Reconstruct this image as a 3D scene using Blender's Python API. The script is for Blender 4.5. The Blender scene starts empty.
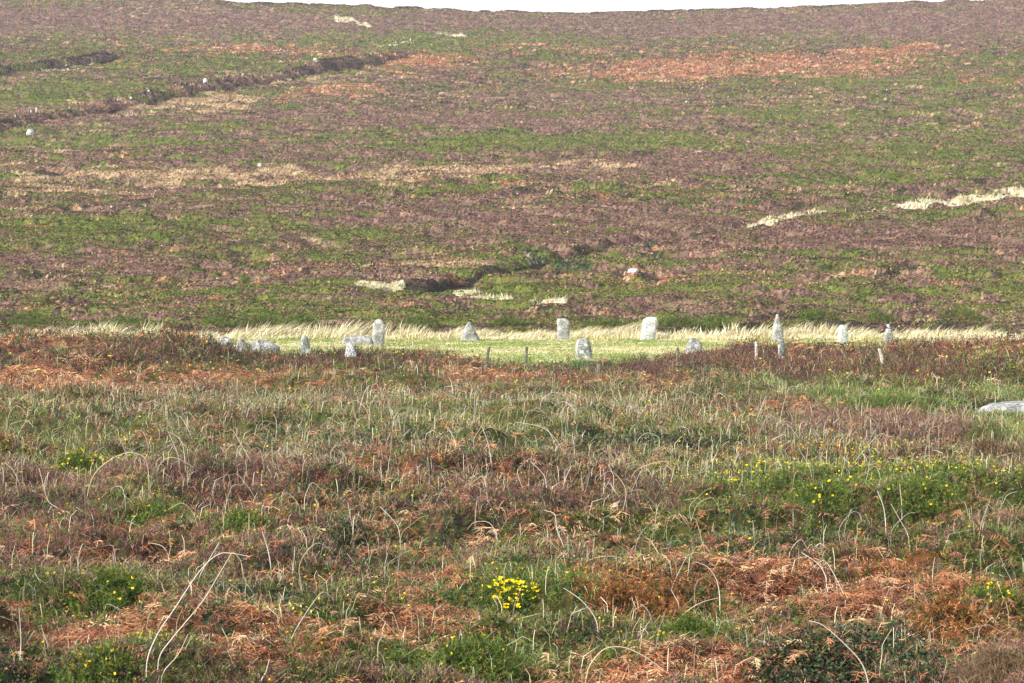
import bpy, math, random
import numpy as np
from mathutils import noise as mnoise, Vector

rng = np.random.default_rng(11)
random.seed(11)
scene = bpy.context.scene
COL = scene.collection

# ------------------------------------------------------------------ camera
F = 2480.0            # focal length in pixels of a 1024 px wide frame
YH = 273.0            # row of the true horizon
CZ = 2.4
PITCH = math.atan((341.5 - YH) / F)
cam_d = bpy.data.cameras.new('camera')
cam = bpy.data.objects.new('camera', cam_d)
COL.objects.link(cam)
cam.location = (0, 0, CZ)
cam.rotation_euler = (math.radians(90) - PITCH, 0, 0)
cam_d.sensor_width = 36
cam_d.lens = F / 1024 * 36
cam_d.clip_start = 0.1
cam_d.clip_end = 6000
scene.camera = cam

# ------------------------------------------------------------------ light
SUN_DIR = Vector((-0.78, -0.50, 0.0)).normalized()
SUN_EL = math.radians(31)
world = bpy.data.worlds.new('World')
scene.world = world
world.use_nodes = True
wn = world.node_tree
wn.nodes.clear()
wo = wn.nodes.new('ShaderNodeOutputWorld')
bg = wn.nodes.new('ShaderNodeBackground')
sky = wn.nodes.new('ShaderNodeTexSky')
sky.sky_type = 'NISHITA'
sky.sun_disc = False
sky.sun_elevation = SUN_EL
sky.sun_rotation = math.atan2(SUN_DIR.x, SUN_DIR.y)
sky.dust_density = 4.0
sky.air_density = 1.0
sky.ozone_density = 1.0
bg.inputs['Strength'].default_value = 0.12
geo = wn.nodes.new('ShaderNodeTexCoord')
sx = wn.nodes.new('ShaderNodeSeparateXYZ'); wn.links.new(geo.outputs['Generated'], sx.inputs[0])
mr = wn.nodes.new('ShaderNodeMapRange'); mr.inputs[1].default_value = .08; mr.inputs[2].default_value = .55
mr.inputs[3].default_value = .95; mr.inputs[4].default_value = .25
wn.links.new(sx.outputs['Z'], mr.inputs[0])
cl = wn.nodes.new('ShaderNodeTexNoise'); cl.inputs['Scale'].default_value = 2.2; cl.inputs['Detail'].default_value = 5
wn.links.new(geo.outputs['Generated'], cl.inputs['Vector'])
ad = wn.nodes.new('ShaderNodeMath'); ad.operation = 'MULTIPLY_ADD'; ad.inputs[1].default_value = .5; ad.inputs[2].default_value = -.2; ad.use_clamp = False
wn.links.new(cl.outputs['Fac'], ad.inputs[0])
a2 = wn.nodes.new('ShaderNodeMath'); a2.operation = 'ADD'; a2.use_clamp = True
wn.links.new(ad.outputs[0], a2.inputs[0]); wn.links.new(mr.outputs[0], a2.inputs[1])
mxs = wn.nodes.new('ShaderNodeMix'); mxs.data_type = 'RGBA'
wn.links.new(a2.outputs[0], mxs.inputs[0]); wn.links.new(sky.outputs[0], mxs.inputs[6]); mxs.inputs[7].default_value = (7.2, 7.1, 7.0, 1)
wn.links.new(mxs.outputs[2], bg.inputs[0])
wn.links.new(bg.outputs[0], wo.inputs[0])
sd = bpy.data.lights.new('sun', 'SUN')
sd.energy = 3.8
sd.angle = math.radians(1.2)
sd.color = (1.0, 0.99, 0.975)
sun = bpy.data.objects.new('sun', sd)
COL.objects.link(sun)
to_sun = Vector((SUN_DIR.x * math.cos(SUN_EL), SUN_DIR.y * math.cos(SUN_EL), math.sin(SUN_EL)))
sun.rotation_euler = to_sun.to_track_quat('Z', 'Y').to_euler()
sun.location = (-40, -20, 60)
vs = scene.view_settings
vs.view_transform = 'Standard'
vs.look = 'None'
vs.exposure = 0.78
vs.gamma = 1
vs.use_curve_mapping = False

# ------------------------------------------------------------------ helpers
def lin(r, g, b):
    f = lambda c: (c / 255 / 12.92) if c / 255 <= 0.04045 else ((c / 255 + 0.055) / 1.055) ** 2.4
    return (f(r), f(g), f(b))

def vnoise(x, y, seed=0):
    x = np.asarray(x, float); y = np.asarray(y, float)
    xi = np.floor(x).astype(np.int64); yi = np.floor(y).astype(np.int64)
    fx = x - xi; fy = y - yi
    fx = fx * fx * (3 - 2 * fx); fy = fy * fy * (3 - 2 * fy)
    def h(a, b):
        n = (a * 374761393 + b * 668265263 + seed * 1442695041) & 0xffffffff
        n = ((n ^ (n >> 13)) * 1274126177) & 0xffffffff
        n = (n ^ (n >> 16)) & 0xffffffff
        return n / 4294967295.0
    a = h(xi, yi); b = h(xi + 1, yi); c = h(xi, yi + 1); d = h(xi + 1, yi + 1)
    return (a + (b - a) * fx) * (1 - fy) + (c + (d - c) * fx) * fy

def fbm(x, y, seed=0, octs=3):
    s = 0; a = 1; t = 0
    for i in range(octs):
        s = s + a * vnoise(x, y, seed + 31 * i); t += a
        a *= 0.55; x = np.asarray(x) * 2.03 + 7.1; y = np.asarray(y) * 2.03 + 3.7
    return s / t

def sstep(a, b, x):
    t = np.clip((np.asarray(x, float) - a) / (b - a), 0, 1)
    return t * t * (3 - 2 * t)

CP, SP = math.cos(PITCH), math.sin(PITCH)
def proj(x, y, z):
    d = y * CP - (z - CZ) * SP
    d = np.where(np.asarray(d) < 0.5, 0.5, d)
    v = y * SP + (z - CZ) * CP
    return 512 + F * x / d, 341.5 - F * v / d

# ------------------------------------------------------------------ terrain
CREST = 450.0
def base(x, y):
    x = np.asarray(x, float); y = np.asarray(y, float)
    u = 512 + F * x / np.maximum(y, 5)          # bearing
    t = np.clip(y - 95, 0, CREST - 95)
    z = 0.0247 * t ** 1.3
    sk = np.interp(u, [-2500, 0, 230, 400, 560, 700, 930, 1100, 3500], [-20, -5, 2.5, 9, 15, 12, 2.5, -3, -20])
    zc = CZ + CREST * (YH - sk) / F
    z0 = 0.0247 * (CREST - 95) ** 1.3
    z = z + (zc - z0) * (t / (CREST - 95)) ** 2.5
    over = np.clip(y - CREST, 0, None)
    z = z - 0.09 * np.minimum(over, 500)
    # low bank in front of the circle
    A = np.interp(u, [-400, 0, 190, 240, 430, 480, 520, 650, 700, 900, 1024, 1400],
                  [.62, .62, .58, .24, .18, -.06, -.16, -.12, .33, .36, .52, .6])
    b = sstep(50, 62, y) * (1 - sstep(64.5, 68.5, y))
    z = z + A * b
    # gentle roll of the near heath
    z = z + (fbm(x / 9, y / 7, 5, 2) - 0.5) * 0.35 * (1 - sstep(48, 60, y))
    # broad folds on the hillside
    z = z + (fbm(x / 60, y / 40, 9, 2) - 0.5) * 2.2 * sstep(120, 190, y) * (1 - sstep(400, 440, y))
    return z

def canopy(x, y):
    x = np.asarray(x, float); y = np.asarray(y, float)
    lawn = sstep(66.5, 68.5, y) * (1 - sstep(88, 93, y)) * sstep(-8.9, -7.7, x * 80 / np.maximum(y, 40) ) * (1 - sstep(13, 14.5, x * 80 / np.maximum(y, 40)))
    n1 = fbm(x / 1.0, y / 1.0, 21, 3)
    n2 = vnoise(x / 0.35, y / 0.35, 22)
    n3 = vnoise(x / 3.2, y / 2.6, 23)
    fore = (0.34 - .12 * sstep(30, 50, y)) * (sstep(.30, .75, n1) - .5) * (0.45 + n3) + 0.08 * (n2 - .5)
    h1 = fbm(x / 2.2, y / 1.3, 24, 3)
    h2 = fbm(x / 7, y / 6, 26, 2)
    hill = 0.36 * (sstep(.38, .64, h1) - .5) + 0.06 * (n2 - .5) + .5 * (h2 - .5)
    far = sstep(92, 97, y)
    bd_ = np.hypot((x - 7.9) / 1.6, (y - 39.5) / 4.2); fore = fore * sstep(.6, 1.1, bd_) - .03 * (1 - sstep(.6, 1.1, bd_))
    z = fore * (1 - far) + hill * far
    return z * (1 - lawn) + lawn * 0.05 * n2

# carved lines (stream bed / ditch) given along bearings of the picture
def seg_dist(px, py, pts, ys=3.0):
    best = np.full(np.shape(px), 1e9)
    for (ax, ay), (bx, by) in zip(pts[:-1], pts[1:]):
        dx, dy = bx - ax, (by - ay) * ys
        L = dx * dx + dy * dy
        t = np.clip(((px - ax) * dx + (py - ay) * ys * dy) / L, 0, 1)
        q = np.hypot(px - ax - t * dx, (py - ay) * ys - t * dy)
        best = np.minimum(best, q)
    return best

DITCH = [(395, 292), (432, 291), (470, 279), (530, 265), (575, 254), (620, 243), (690, 234), (745, 228)]
def groundz(x, y):
    zb = base(x, y)
    z = zb + canopy(x, y)
    px, py = proj(x, y, zb)
    m = (np.asarray(y) > 100)
    dd = seg_dist(px, py, DITCH, 4.0)
    cut = (1 - sstep(6, 16, dd)) * m
    z = z - cut * (0.45 + canopy(x, y) * 0.8)
    return z

def at(px, py, lo=10.0, hi=449.0):
    """world ground point seen at a picture point (on the smooth ground)"""
    ys = np.concatenate([np.arange(lo, 60, .1), np.arange(60, hi, .25)])
    dx = (px - 512) / F; dv = (341.5 - py) / F
    # direction
    D = np.array([dx, CP + dv * SP, -SP + dv * CP])
    t = ys / D[1]
    z = CZ + D[2] * t
    x = D[0] * t
    g = base(x, ys)
    k = np.nonzero(g >= z)[0]
    i = k[0] if len(k) else len(ys) - 1
    return float(x[i]), float(ys[i])

def at_c(px, py):
    """ground point, plants included, seen at a picture point of the near heath"""
    ys = np.arange(11, 110, .05)
    dx = (px - 512) / F; dv = (341.5 - py) / F
    t = ys / (CP + dv * SP)
    x = dx * t; z = CZ + (-SP + dv * CP) * t
    g = groundz(x, ys)
    k = np.nonzero(g >= z)[0]
    i = k[0] if len(k) else len(ys) - 1
    return float(x[i]), float(ys[i])

def atd(px, py, d):
    """world point at a picture point and a given distance"""
    dx = (px - 512) / F; dv = (341.5 - py) / F
    D = np.array([dx, CP + dv * SP, -SP + dv * CP])
    return D * (d / D[1]) + np.array([0, 0, CZ])

# ------------------------------------------------------------------ cover map
# kinds: 0 heather, 1 green, 2 tan, 3 rust, 4 straw, 5 bramble, 6 lawn/grass, 7 dark growth with the shade of gaps painted in, 8 orange heather
HILL_P = [ # cx, cy, rx, ry, kind, weight
 (520, 142, 190, 10, 1, .5), (900, 150, 200, 16, 1, .3), (80, 143, 130, 5, 1, .5), (60, 92, 90, 14, 1, .45), (230, 68, 220, 6, 1, .35),
 (860, 82, 150, 5, 1, .4), (460, 42, 160, 14, 1, .38), (880, 38, 120, 6, 1, .25), (120, 30, 60, 5, 1, .25), (180, 240, 230, 22, 1, .28),
 (60, 230, 90, 8, 1, .3), (480, 188, 240, 4, 1, .4), (250, 300, 300, 12, 1, .25), (640, 290, 380, 12, 1, .28), (960, 296, 120, 10, 1, .3),
 (900, 178, 180, 6, 1, .35), (720, 112, 250, 8, 1, .3), (560, 60, 120, 5, 1, .3), (960, 60, 90, 7, 1, .3), (700, 200, 200, 5, 1, .25),
 (300, 321, 320, 8, 1, .4), (720, 322, 120, 7, 1, .35), (930, 312, 120, 5, 1, .3), (150, 128, 200, 6, 1, .25), (40, 60, 100, 6, 1, .3),
 (430, 120, 300, 9, 0, .35), (180, 160, 200, 8, 0, .3), (680, 168, 250, 10, 0, .3), (830, 238, 230, 16, 0, .45), (480, 215, 260, 12, 0, .3),
 (90, 20, 240, 14, 0, .5), (640, 24, 420, 12, 0, .45), (960, 22, 160, 18, 0, .45), (120, 200, 160, 8, 0, .25), (700, 305, 240, 5, 0, .25),
 (470, 152, 300, 4, 0, .25), (80, 120, 80, 9, 0, .4), (30, 268, 200, 10, 0, .25), (560, 238, 160, 8, 0, .3), (330, 282, 120, 8, 0, .3), (600, 96, 120, 5, 0, .25),
 (230, 176, 230, 6, 2, .75), (70, 188, 120, 4, 2, .8), (500, 170, 140, 4, 2, .6), (440, 268, 70, 4, 2, .6), (190, 102, 70, 5, 2, .9), (300, 78, 120, 4, 2, .45), (60, 126, 90, 4, 2, .4), (170, 11, 70, 2, 2, .7),
 (120, 108, 90, 4, 2, .4), (40, 212, 60, 2, 2, .5), (870, 182, 60, 2, 2, .3), (560, 186, 90, 3, 2, .4), (150, 21, 60, 2, 2, .5),
 (428, 287, 30, 6, 7, 1.3), (500, 272, 30, 4, 7, .6), (560, 259, 50, 4, 5, 1.3), (622, 247, 44, 3, 5, 1.2),
 (410, 62, 80, 7, 3, .8), (330, 91, 55, 5, 3, .75), (780, 66, 200, 14, 3, .5), (790, 66, 120, 8, 3, .15), (640, 74, 110, 8, 3, .4), (900, 52, 70, 5, 3, .65), (540, 50, 90, 3, 3, .6),
 (250, 50, 120, 4, 3, .5), (1000, 80, 60, 5, 3, .4), (120, 66, 60, 3, 3, .4), (350, 290, 300, 20, 3, .12), (60, 60, 70, 2, 3, .3), (960, 240, 90, 10, 3, .15),
]
FORE_P = [
 (500, 352, 700, 16, 0, .30), (500, 362, 700, 14, 7, .30), (250, 366, 300, 9, 5, .2), (100, 356, 260, 14, 3, .16), (850, 362, 200, 10, 3, .14), (500, 645, 800, 44, 3, .20), (500, 650, 800, 50, 1, .16), (500, 640, 800, 60, 5, .10), (130, 384, 150, 12, 3, .8), (20, 375, 60, 16, 3, .6), (300, 378, 120, 9, 3, .5), (60, 348, 160, 7, 3, .3), (470, 372, 50, 16, 3, .5), (580, 385, 120, 6, 3, .45),
 (250, 358, 170, 14, 7, .3), (30, 395, 60, 8, 7, .45), (130, 398, 60, 5, 5, .3), (850, 365, 190, 14, 0, .4), (960, 352, 90, 8, 3, .3), (740, 365, 40, 8, 1, .3),
 (560, 365, 60, 8, 5, .4), (900, 385, 60, 8, 3, .35), (730, 400, 140, 8, 6, .45), (800, 395, 60, 7, 4, .4), (900, 402, 80, 10, 6, .7), (1004, 428, 36, 18, 6, .9), (1000, 392, 30, 8, 6, .5), (985, 450, 34, 12, 4, .5),
 (420, 400, 420, 8, 4, .3), (200, 408, 200, 8, 6, .3), (520, 425, 200, 8, 4, .25), (640, 440, 120, 13, 5, .6), (860, 430, 120, 12, 0, .55), (870, 415, 120, 6, 3, .4),
 (560, 452, 300, 10, 5, .25), (100, 463, 110, 10, 1, .6), (120, 485, 130, 8, 0, .5), (320, 440, 140, 10, 5, .3), (400, 462, 160, 7, 4, .35), (380, 480, 160, 10, 0, .3),
 (840, 492, 190, 20, 1, .5), (560, 500, 150, 10, 0, .35), (200, 522, 110, 16, 1, .6), (60, 550, 80, 10, 1, .3), (640, 520, 120, 10, 1, .35), (400, 535, 160, 12, 5, .3),
 (950, 540, 120, 14, 0, .45), (740, 540, 100, 12, 5, .35), (440, 562, 160, 12, 4, .28), (420, 560, 150, 12, 0, .4), (120, 560, 120, 8, 8, .45), (140, 592, 150, 20, 1, .55), (560, 550, 70, 10, 1, .3),
 (620, 596, 90, 14, 8, .9), (510, 592, 50, 14, 1, .6), (420, 618, 60, 14, 3, .6), (320, 640, 90, 16, 3, .55), (80, 640, 90, 20, 3, .6), (40, 610, 60, 12, 1, .4),
 (460, 655, 70, 22, 1, .75), (280, 595, 80, 14, 5, .4), (250, 625, 60, 10, 1, .4), (690, 625, 60, 14, 1, .45), (760, 585, 60, 12, 3, .7), (860, 605, 80, 16, 3, .7), (960, 615, 70, 22, 8, .7),
 (800, 650, 110, 22, 5, .5), (620, 665, 100, 20, 3, .5), (980, 672, 50, 14, 4, .45), (120, 668, 60, 16, 1, .5), (890, 570, 40, 8, 8, .7), (990, 585, 60, 10, 1, .35), (740, 660, 120, 20, 3, .35), (550, 630, 60, 14, 5, .4),
 (900, 660, 60, 14, 5, .4), (260, 668, 70, 14, 3, .5), (20, 500, 60, 10, 5, .35), (860, 540, 60, 10, 1, .3), (300, 560, 60, 10, 5, .4), (560, 575, 60, 8, 5, .4),
]
STRAW = [
 ([(865, 209), (910, 205), (960, 200), (1060, 188)], 6, 1.15), ([(750, 225), (800, 218), (828, 211)], 5, 1.0), ([(828, 212), (866, 209)], 3, .75), ([(700, 231), (750, 226)], 3, .8), ([(358, 290), (400, 288)], 6, 1.4),
 ([(458, 297), (505, 299)], 8, 1.1), ([(530, 303), (568, 304)], 5, 1.0), ([(515, 262), (545, 260)], 6, .6), ([(338, 19), (350, 21), (370, 27)], 4, 1.2), ([(366, 16), (378, 16)], 2, 1.0),
 ([(378, 47), (414, 42)], 3, .9), ([(438, 34), (464, 36)], 3, 1.2), ([(22, 73), (60, 68), (95, 62)], 3, .8), ([(170, 104), (235, 108)], 3, .7), ([(115, 116), (160, 110)], 3, .6),
 ([(-100, 3), (600, 10)], 1.0, .0), ([(575, 74), (620, 73)], 2, .5), ([(680, 152), (700, 151)], 3, .6), ([(640, 72), (660, 71)], 2, .5), ([(795, 84), (830, 83)], 2, .6), ([(100, 35), (0, 30)], 2, .0),
]
DARKL = [([(410, 292), (445, 290)], 14, 1.3), ([(440, 286), (520, 268)], 8, 1.0), ([(520, 267), (640, 241)], 8, .9), ([(640, 242), (760, 228)], 7, 1.1), ([(828, 213), (870, 208)], 4, .5),
         ([(0, 76), (60, 68), (110, 60)], 4, .5)]

NK = 9
def cover(x, y, jitter=0.30):
    """index of the plant kind that grows at each ground point"""
    px, py = proj(x, y, base(x, y))
    wx = (vnoise(x / 3.0, y / 3.0, 71) - .5); wy = (vnoise(x / 3.0, y / 3.0, 72) - .5)
    n = len(x)
    S = np.zeros((n, NK)) - 1.0
    fore = y < 66.5
    hill = y >= 93
    mid = ~fore & ~hill
    nz = lambda sx, sy, s: .85 * (fbm(x / sx, y / sy, s, 3) - .5) + .35 * (vnoise(x / (sx * .16), y / (sy * .16), s + 50) - .5)
    # hillside background mixture
    def HF(sd_, a, b): return np.where(hill, .8 * nz(a * 1.1, a * .6, sd_) + .35 * nz(b * 4, b * 5, sd_ + 7) + .45 * (vnoise(x / 1.5, y / .8, sd_ + 60) - .5), nz(b, b * 1.5, sd_))
    S[:, 0] = np.where(hill, .37, .20) + 1.0 * HF(101, 3.2, 4.5)
    S[:, 1] = np.where(hill, .31, .33) + 1.2 * HF(102, 2.6, 3.6)
    S[:, 2] = np.where(hill, .09, -.2) + .9 * HF(103, 2.6, 5)
    S[:, 3] = np.where(hill, .05, -.02) + 1.1 * HF(104, 1.8, 2.5)
    S[:, 4] = np.where(hill, -.45, -.22) + 1.2 * nz(1.6, 3, 105)
    S[:, 5] = np.where(hill, -.6, .17) + 1.2 * nz(1.6, 2.6, 106)
    S[:, 6] = np.where(hill, -.3, -.10) + 1.2 * nz(2.5, 4, 107)
    S[:, 7] = np.where(hill, .17, -.05) + 1.25 * HF(108, 1.2, 1.5)  # dark kind, its colour doubling as shade between the clumps
    S[:, 8] = np.where(hill, -.5, -.02) + 1.4 * nz(1.6, 2.2, 109)
    for P, msk, amp in ((HILL_P, hill, 14), (FORE_P, fore, 16)):
        for cx, cy, rx, ry, k, w in P:
            q = np.hypot((px + wx * 40 - cx) / (rx * 1.15), (py + wy * amp - cy) / (ry * 1.2))
            S[:, k] += np.where(msk, w * (.8 if (k < 2 and amp == 14) else 1) * (1 - sstep(.35, 1.25, q)), 0)
    for pts, r, w in STRAW:
        q = seg_dist(px + wx * 8, py + wy * 3, pts, 1.5)
        S[:, 4] += np.where(hill, (1.2 + 1.9 * nz(.9, 1.5, 130)) * w * (1 - sstep(.5 * r, 1.2 * r, q)), 0)
    for pts, r, w in DARKL:
        q = seg_dist(px + wx * 4, py + wy * 1.2, pts, 3.0)
        S[:, 7] += np.where(hill, 1.5 * w * (1 - sstep(.5 * r, 1.3 * r, q)), 0)
    # straw fringe at the foot of the hill and round the circle
    thin = np.interp(px, [0, 250, 340, 700, 900, 1024], [.3, .3, .95, .95, .6, .85])
    fr = sstep(88.0, 90.5, y + 3 * nz(6, 6, 120)) * (1 - sstep(92.5, 97, y + 9 * nz(2.5, 3, 121))) * thin
    S[:, 4] += 1.3 * fr
    S[:, 6] = np.where(mid, .72 + .9 * nz(3, 3, 122) - fr * .1, S[:, 6])
    S[:, 4] = np.where(mid, S[:, 4] + .88 + 1.0 * nz(4, 2.2, 123), S[:, 4])
    out = mid & ((px < 232) | (px > 905))
    S[:, 4] += np.where(out, .25, 0); S[:, 3] += np.where(out & (px < 232), .65, 0); S[:, 0] += np.where(out, .5, 0)
    # hill foot dark edge
    S[:, 7] += np.where(hill, .30 * (1 - sstep(98, 108, y)), 0)
    S += rng.uniform(-jitter, jitter, S.shape) * np.where(hill, .85, 1)[:, None]
    return S.argmax(1), px, py

# plant colours (surface colours; kind 7 also carries the shade of gaps)
PAL = {
 0: [lin(118, 90, 80), lin(98, 74, 68), lin(136, 106, 92), lin(82, 65, 60), lin(150, 120, 100), lin(112, 98, 78)],
 1: [lin(104, 106, 50), lin(86, 96, 46), lin(120, 122, 58), lin(66, 76, 38), lin(118, 106, 64), lin(92, 106, 46)],
 2: [lin(172, 148, 112), lin(152, 128, 98), lin(188, 166, 128), lin(136, 108, 84)],
 3: [lin(164, 112, 80), lin(142, 92, 68), lin(184, 132, 94), lin(110, 76, 64), lin(206, 168, 130), lin(156, 104, 74)],
 4: [lin(206, 198, 160), lin(188, 178, 140), lin(224, 218, 188), lin(168, 156, 120)],
 5: [lin(66, 92, 56), lin(52, 72, 50), lin(82, 106, 66), lin(108, 74, 68), lin(84, 98, 48), lin(60, 84, 70), lin(122, 104, 74)],
 6: [lin(122, 146, 68), lin(100, 132, 58), lin(150, 160, 92), lin(160, 156, 100)],
 7: [lin(70, 56, 52), lin(56, 56, 42), lin(86, 60, 58), lin(60, 66, 40)],
 8: [lin(170, 112, 66), lin(142, 90, 56), lin(192, 136, 84), lin(88, 68, 46), lin(104, 98, 50)],
}
def pick(kind, n, var=.22, x=None, y=None, sc=1.0):
    p = np.array(PAL[kind])
    if x is None:
        i = rng.integers(0, len(p), n)
    else:
        t = fbm(x / sc, y / sc, 400 + kind, 2)
        t = sstep(.2, .8, t) * .999
        i = ((t + rng.uniform(-.22, .22, n)) % 1.0 * .999 * len(p)).astype(int)
    c = p[i]
    c = c * rng.uniform(1 - var, 1 + var, (n, 1)) * rng.uniform(.95, 1.05, (n, 3))
    return np.clip(c, 0, .9)

# ------------------------------------------------------------------ mesh building
class Acc:
    def __init__(s): s.V = []; s.C = []; s.L = []; s.T = []; s.n = 0
    def add(s, V, C, faces):
        V = np.asarray(V, np.float32); n, k, _ = V.shape
        if n == 0: return
        C = np.asarray(C, np.float32)
        if C.ndim == 2: C = np.repeat(C[:, None, :], k, 1)
        off = s.n + np.arange(n)[:, None] * k
        for f in faces:
            s.L.append((off + np.array(f)[None, :]).ravel()); s.T.append(np.full(n, len(f)))
        s.V.append(V.reshape(-1, 3)); s.C.append(C.reshape(-1, 3)); s.n += n * k
    def build(s, name, mat, parent=None, smooth=False, origin=None):
        V = np.concatenate(s.V); C = np.concatenate(s.C)
        if origin is not None: V = V - np.array(origin, np.float32)
        L = np.concatenate(s.L).astype(np.int32); T = np.concatenate(s.T).astype(np.int32)
        me = bpy.data.meshes.new(name)
        me.vertices.add(len(V)); me.vertices.foreach_set('co', V.ravel())
        me.loops.add(len(L)); me.loops.foreach_set('vertex_index', L)
        me.polygons.add(len(T))
        st = np.concatenate([[0], np.cumsum(T)[:-1]]).astype(np.int32)
        me.polygons.foreach_set('loop_start', st)
        if smooth: me.polygons.foreach_set('use_smooth', np.ones(len(T), bool))
        a = me.color_attributes.new('tint', 'FLOAT_COLOR', 'POINT')
        a.data.foreach_set('color', np.concatenate([C, np.ones((len(C), 1), np.float32)], 1).ravel())
        me.update(calc_edges=True)
        me.materials.append(mat)
        o = bpy.data.objects.new(name, me)
        COL.objects.link(o)
        if origin is not None and parent is None: o.location = origin
        if parent is not None: o.parent = parent
        return o

def unit(v): return v / np.maximum(np.linalg.norm(v, axis=-1, keepdims=True), 1e-9)
def rdir(n, up=.6):
    v = rng.normal(size=(n, 3)); v[:, 2] = np.abs(v[:, 2]) + up
    return unit(v)
def hside(n):
    a = rng.uniform(0, 2 * math.pi, n)
    return np.stack([np.cos(a), np.sin(a), np.zeros(n)], 1)
def needles(acc, P, D, L, w, C):
    S = unit(np.cross(D, rng.normal(size=D.shape)))
    V = np.stack([P - S * w[:, None] / 2, P + S * w[:, None] / 2, P + D * L[:, None]], 1)
    acc.add(V, C, [(0, 1, 2)])
def strips(acc, P, M, T, w, C, side=None):
    S = hside(len(P)) if side is None else side
    w = w[:, None]
    V = np.stack([P - S * w / 2, P + S * w / 2, M + S * w * .4, M - S * w * .4, T], 1)
    acc.add(V, C, [(0, 1, 2, 3), (3, 2, 4)])
def leaves(acc, P, D, L, w, C):
    S = unit(np.cross(D, rng.normal(size=D.shape)))
    L = L[:, None]; w = w[:, None]
    V = np.stack([P, P + D * L * .45 + S * w / 2, P + D * L, P + D * L * .45 - S * w / 2], 1)
    acc.add(V, C, [(0, 1, 2, 3)])

# ------------------------------------------------------------------ materials
def mat_tint(name, rough=.75, transl=.25, spec=.25, nscale=0, namp=0, bump=0):
    m = bpy.data.materials.new(name); m.use_nodes = True
    nt = m.node_tree; nt.nodes.clear()
    out = nt.nodes.new('ShaderNodeOutputMaterial')
    at_ = nt.nodes.new('ShaderNodeAttribute'); at_.attribute_name = 'tint'
    col = at_.outputs['Color']
    p = nt.nodes.new('ShaderNodeBsdfPrincipled')
    p.inputs['Roughness'].default_value = rough
    p.inputs['Specular IOR Level'].default_value = spec
    if namp:
        tc = nt.nodes.new('ShaderNodeTexCoord')
        nz = nt.nodes.new('ShaderNodeTexNoise'); nz.inputs['Scale'].default_value = nscale; nz.inputs['Detail'].default_value = 3
        nt.links.new(tc.outputs['Object'], nz.inputs['Vector'])
        mr = nt.nodes.new('ShaderNodeMapRange'); mr.inputs[3].default_value = 1 - namp; mr.inputs[4].default_value = 1 + namp
        mr.inputs[1].default_value = .3; mr.inputs[2].default_value = .7
        nt.links.new(nz.outputs['Fac'], mr.inputs[0])
        vm = nt.nodes.new('ShaderNodeVectorMath'); vm.operation = 'SCALE'
        nt.links.new(col, vm.inputs[0]); nt.links.new(mr.outputs[0], vm.inputs['Scale'])
        col = vm.outputs[0]
        if bump:
            b = nt.nodes.new('ShaderNodeBump'); b.inputs['Strength'].default_value = bump; b.inputs['Distance'].default_value = .05
            nt.links.new(nz.outputs['Fac'], b.inputs['Height']); nt.links.new(b.outputs[0], p.inputs['Normal'])
    nt.links.new(col, p.inputs['Base Color'])
    if transl:
        t = nt.nodes.new('ShaderNodeBsdfTranslucent'); nt.links.new(col, t.inputs['Color'])
        mx = nt.nodes.new('ShaderNodeMixShader'); mx.inputs[0].default_value = transl
        nt.links.new(p.outputs[0], mx.inputs[1]); nt.links.new(t.outputs[0], mx.inputs[2])
        nt.links.new(mx.outputs[0], out.inputs[0])
    else:
        nt.links.new(p.outputs[0], out.inputs[0])
    return m
M_LEAF = mat_tint('leaf', .7, .25, .2)
M_DRY = mat_tint('dry_plant', .85, .2, .15)
M_GROUND = mat_tint('heath_soil', .95, 0, .1, 9, .25, .4)
M_FLOWER = mat_tint('petal', .6, .2, .2)
M_FEATHER = mat_tint('feather', .6, 0, .3)

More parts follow.
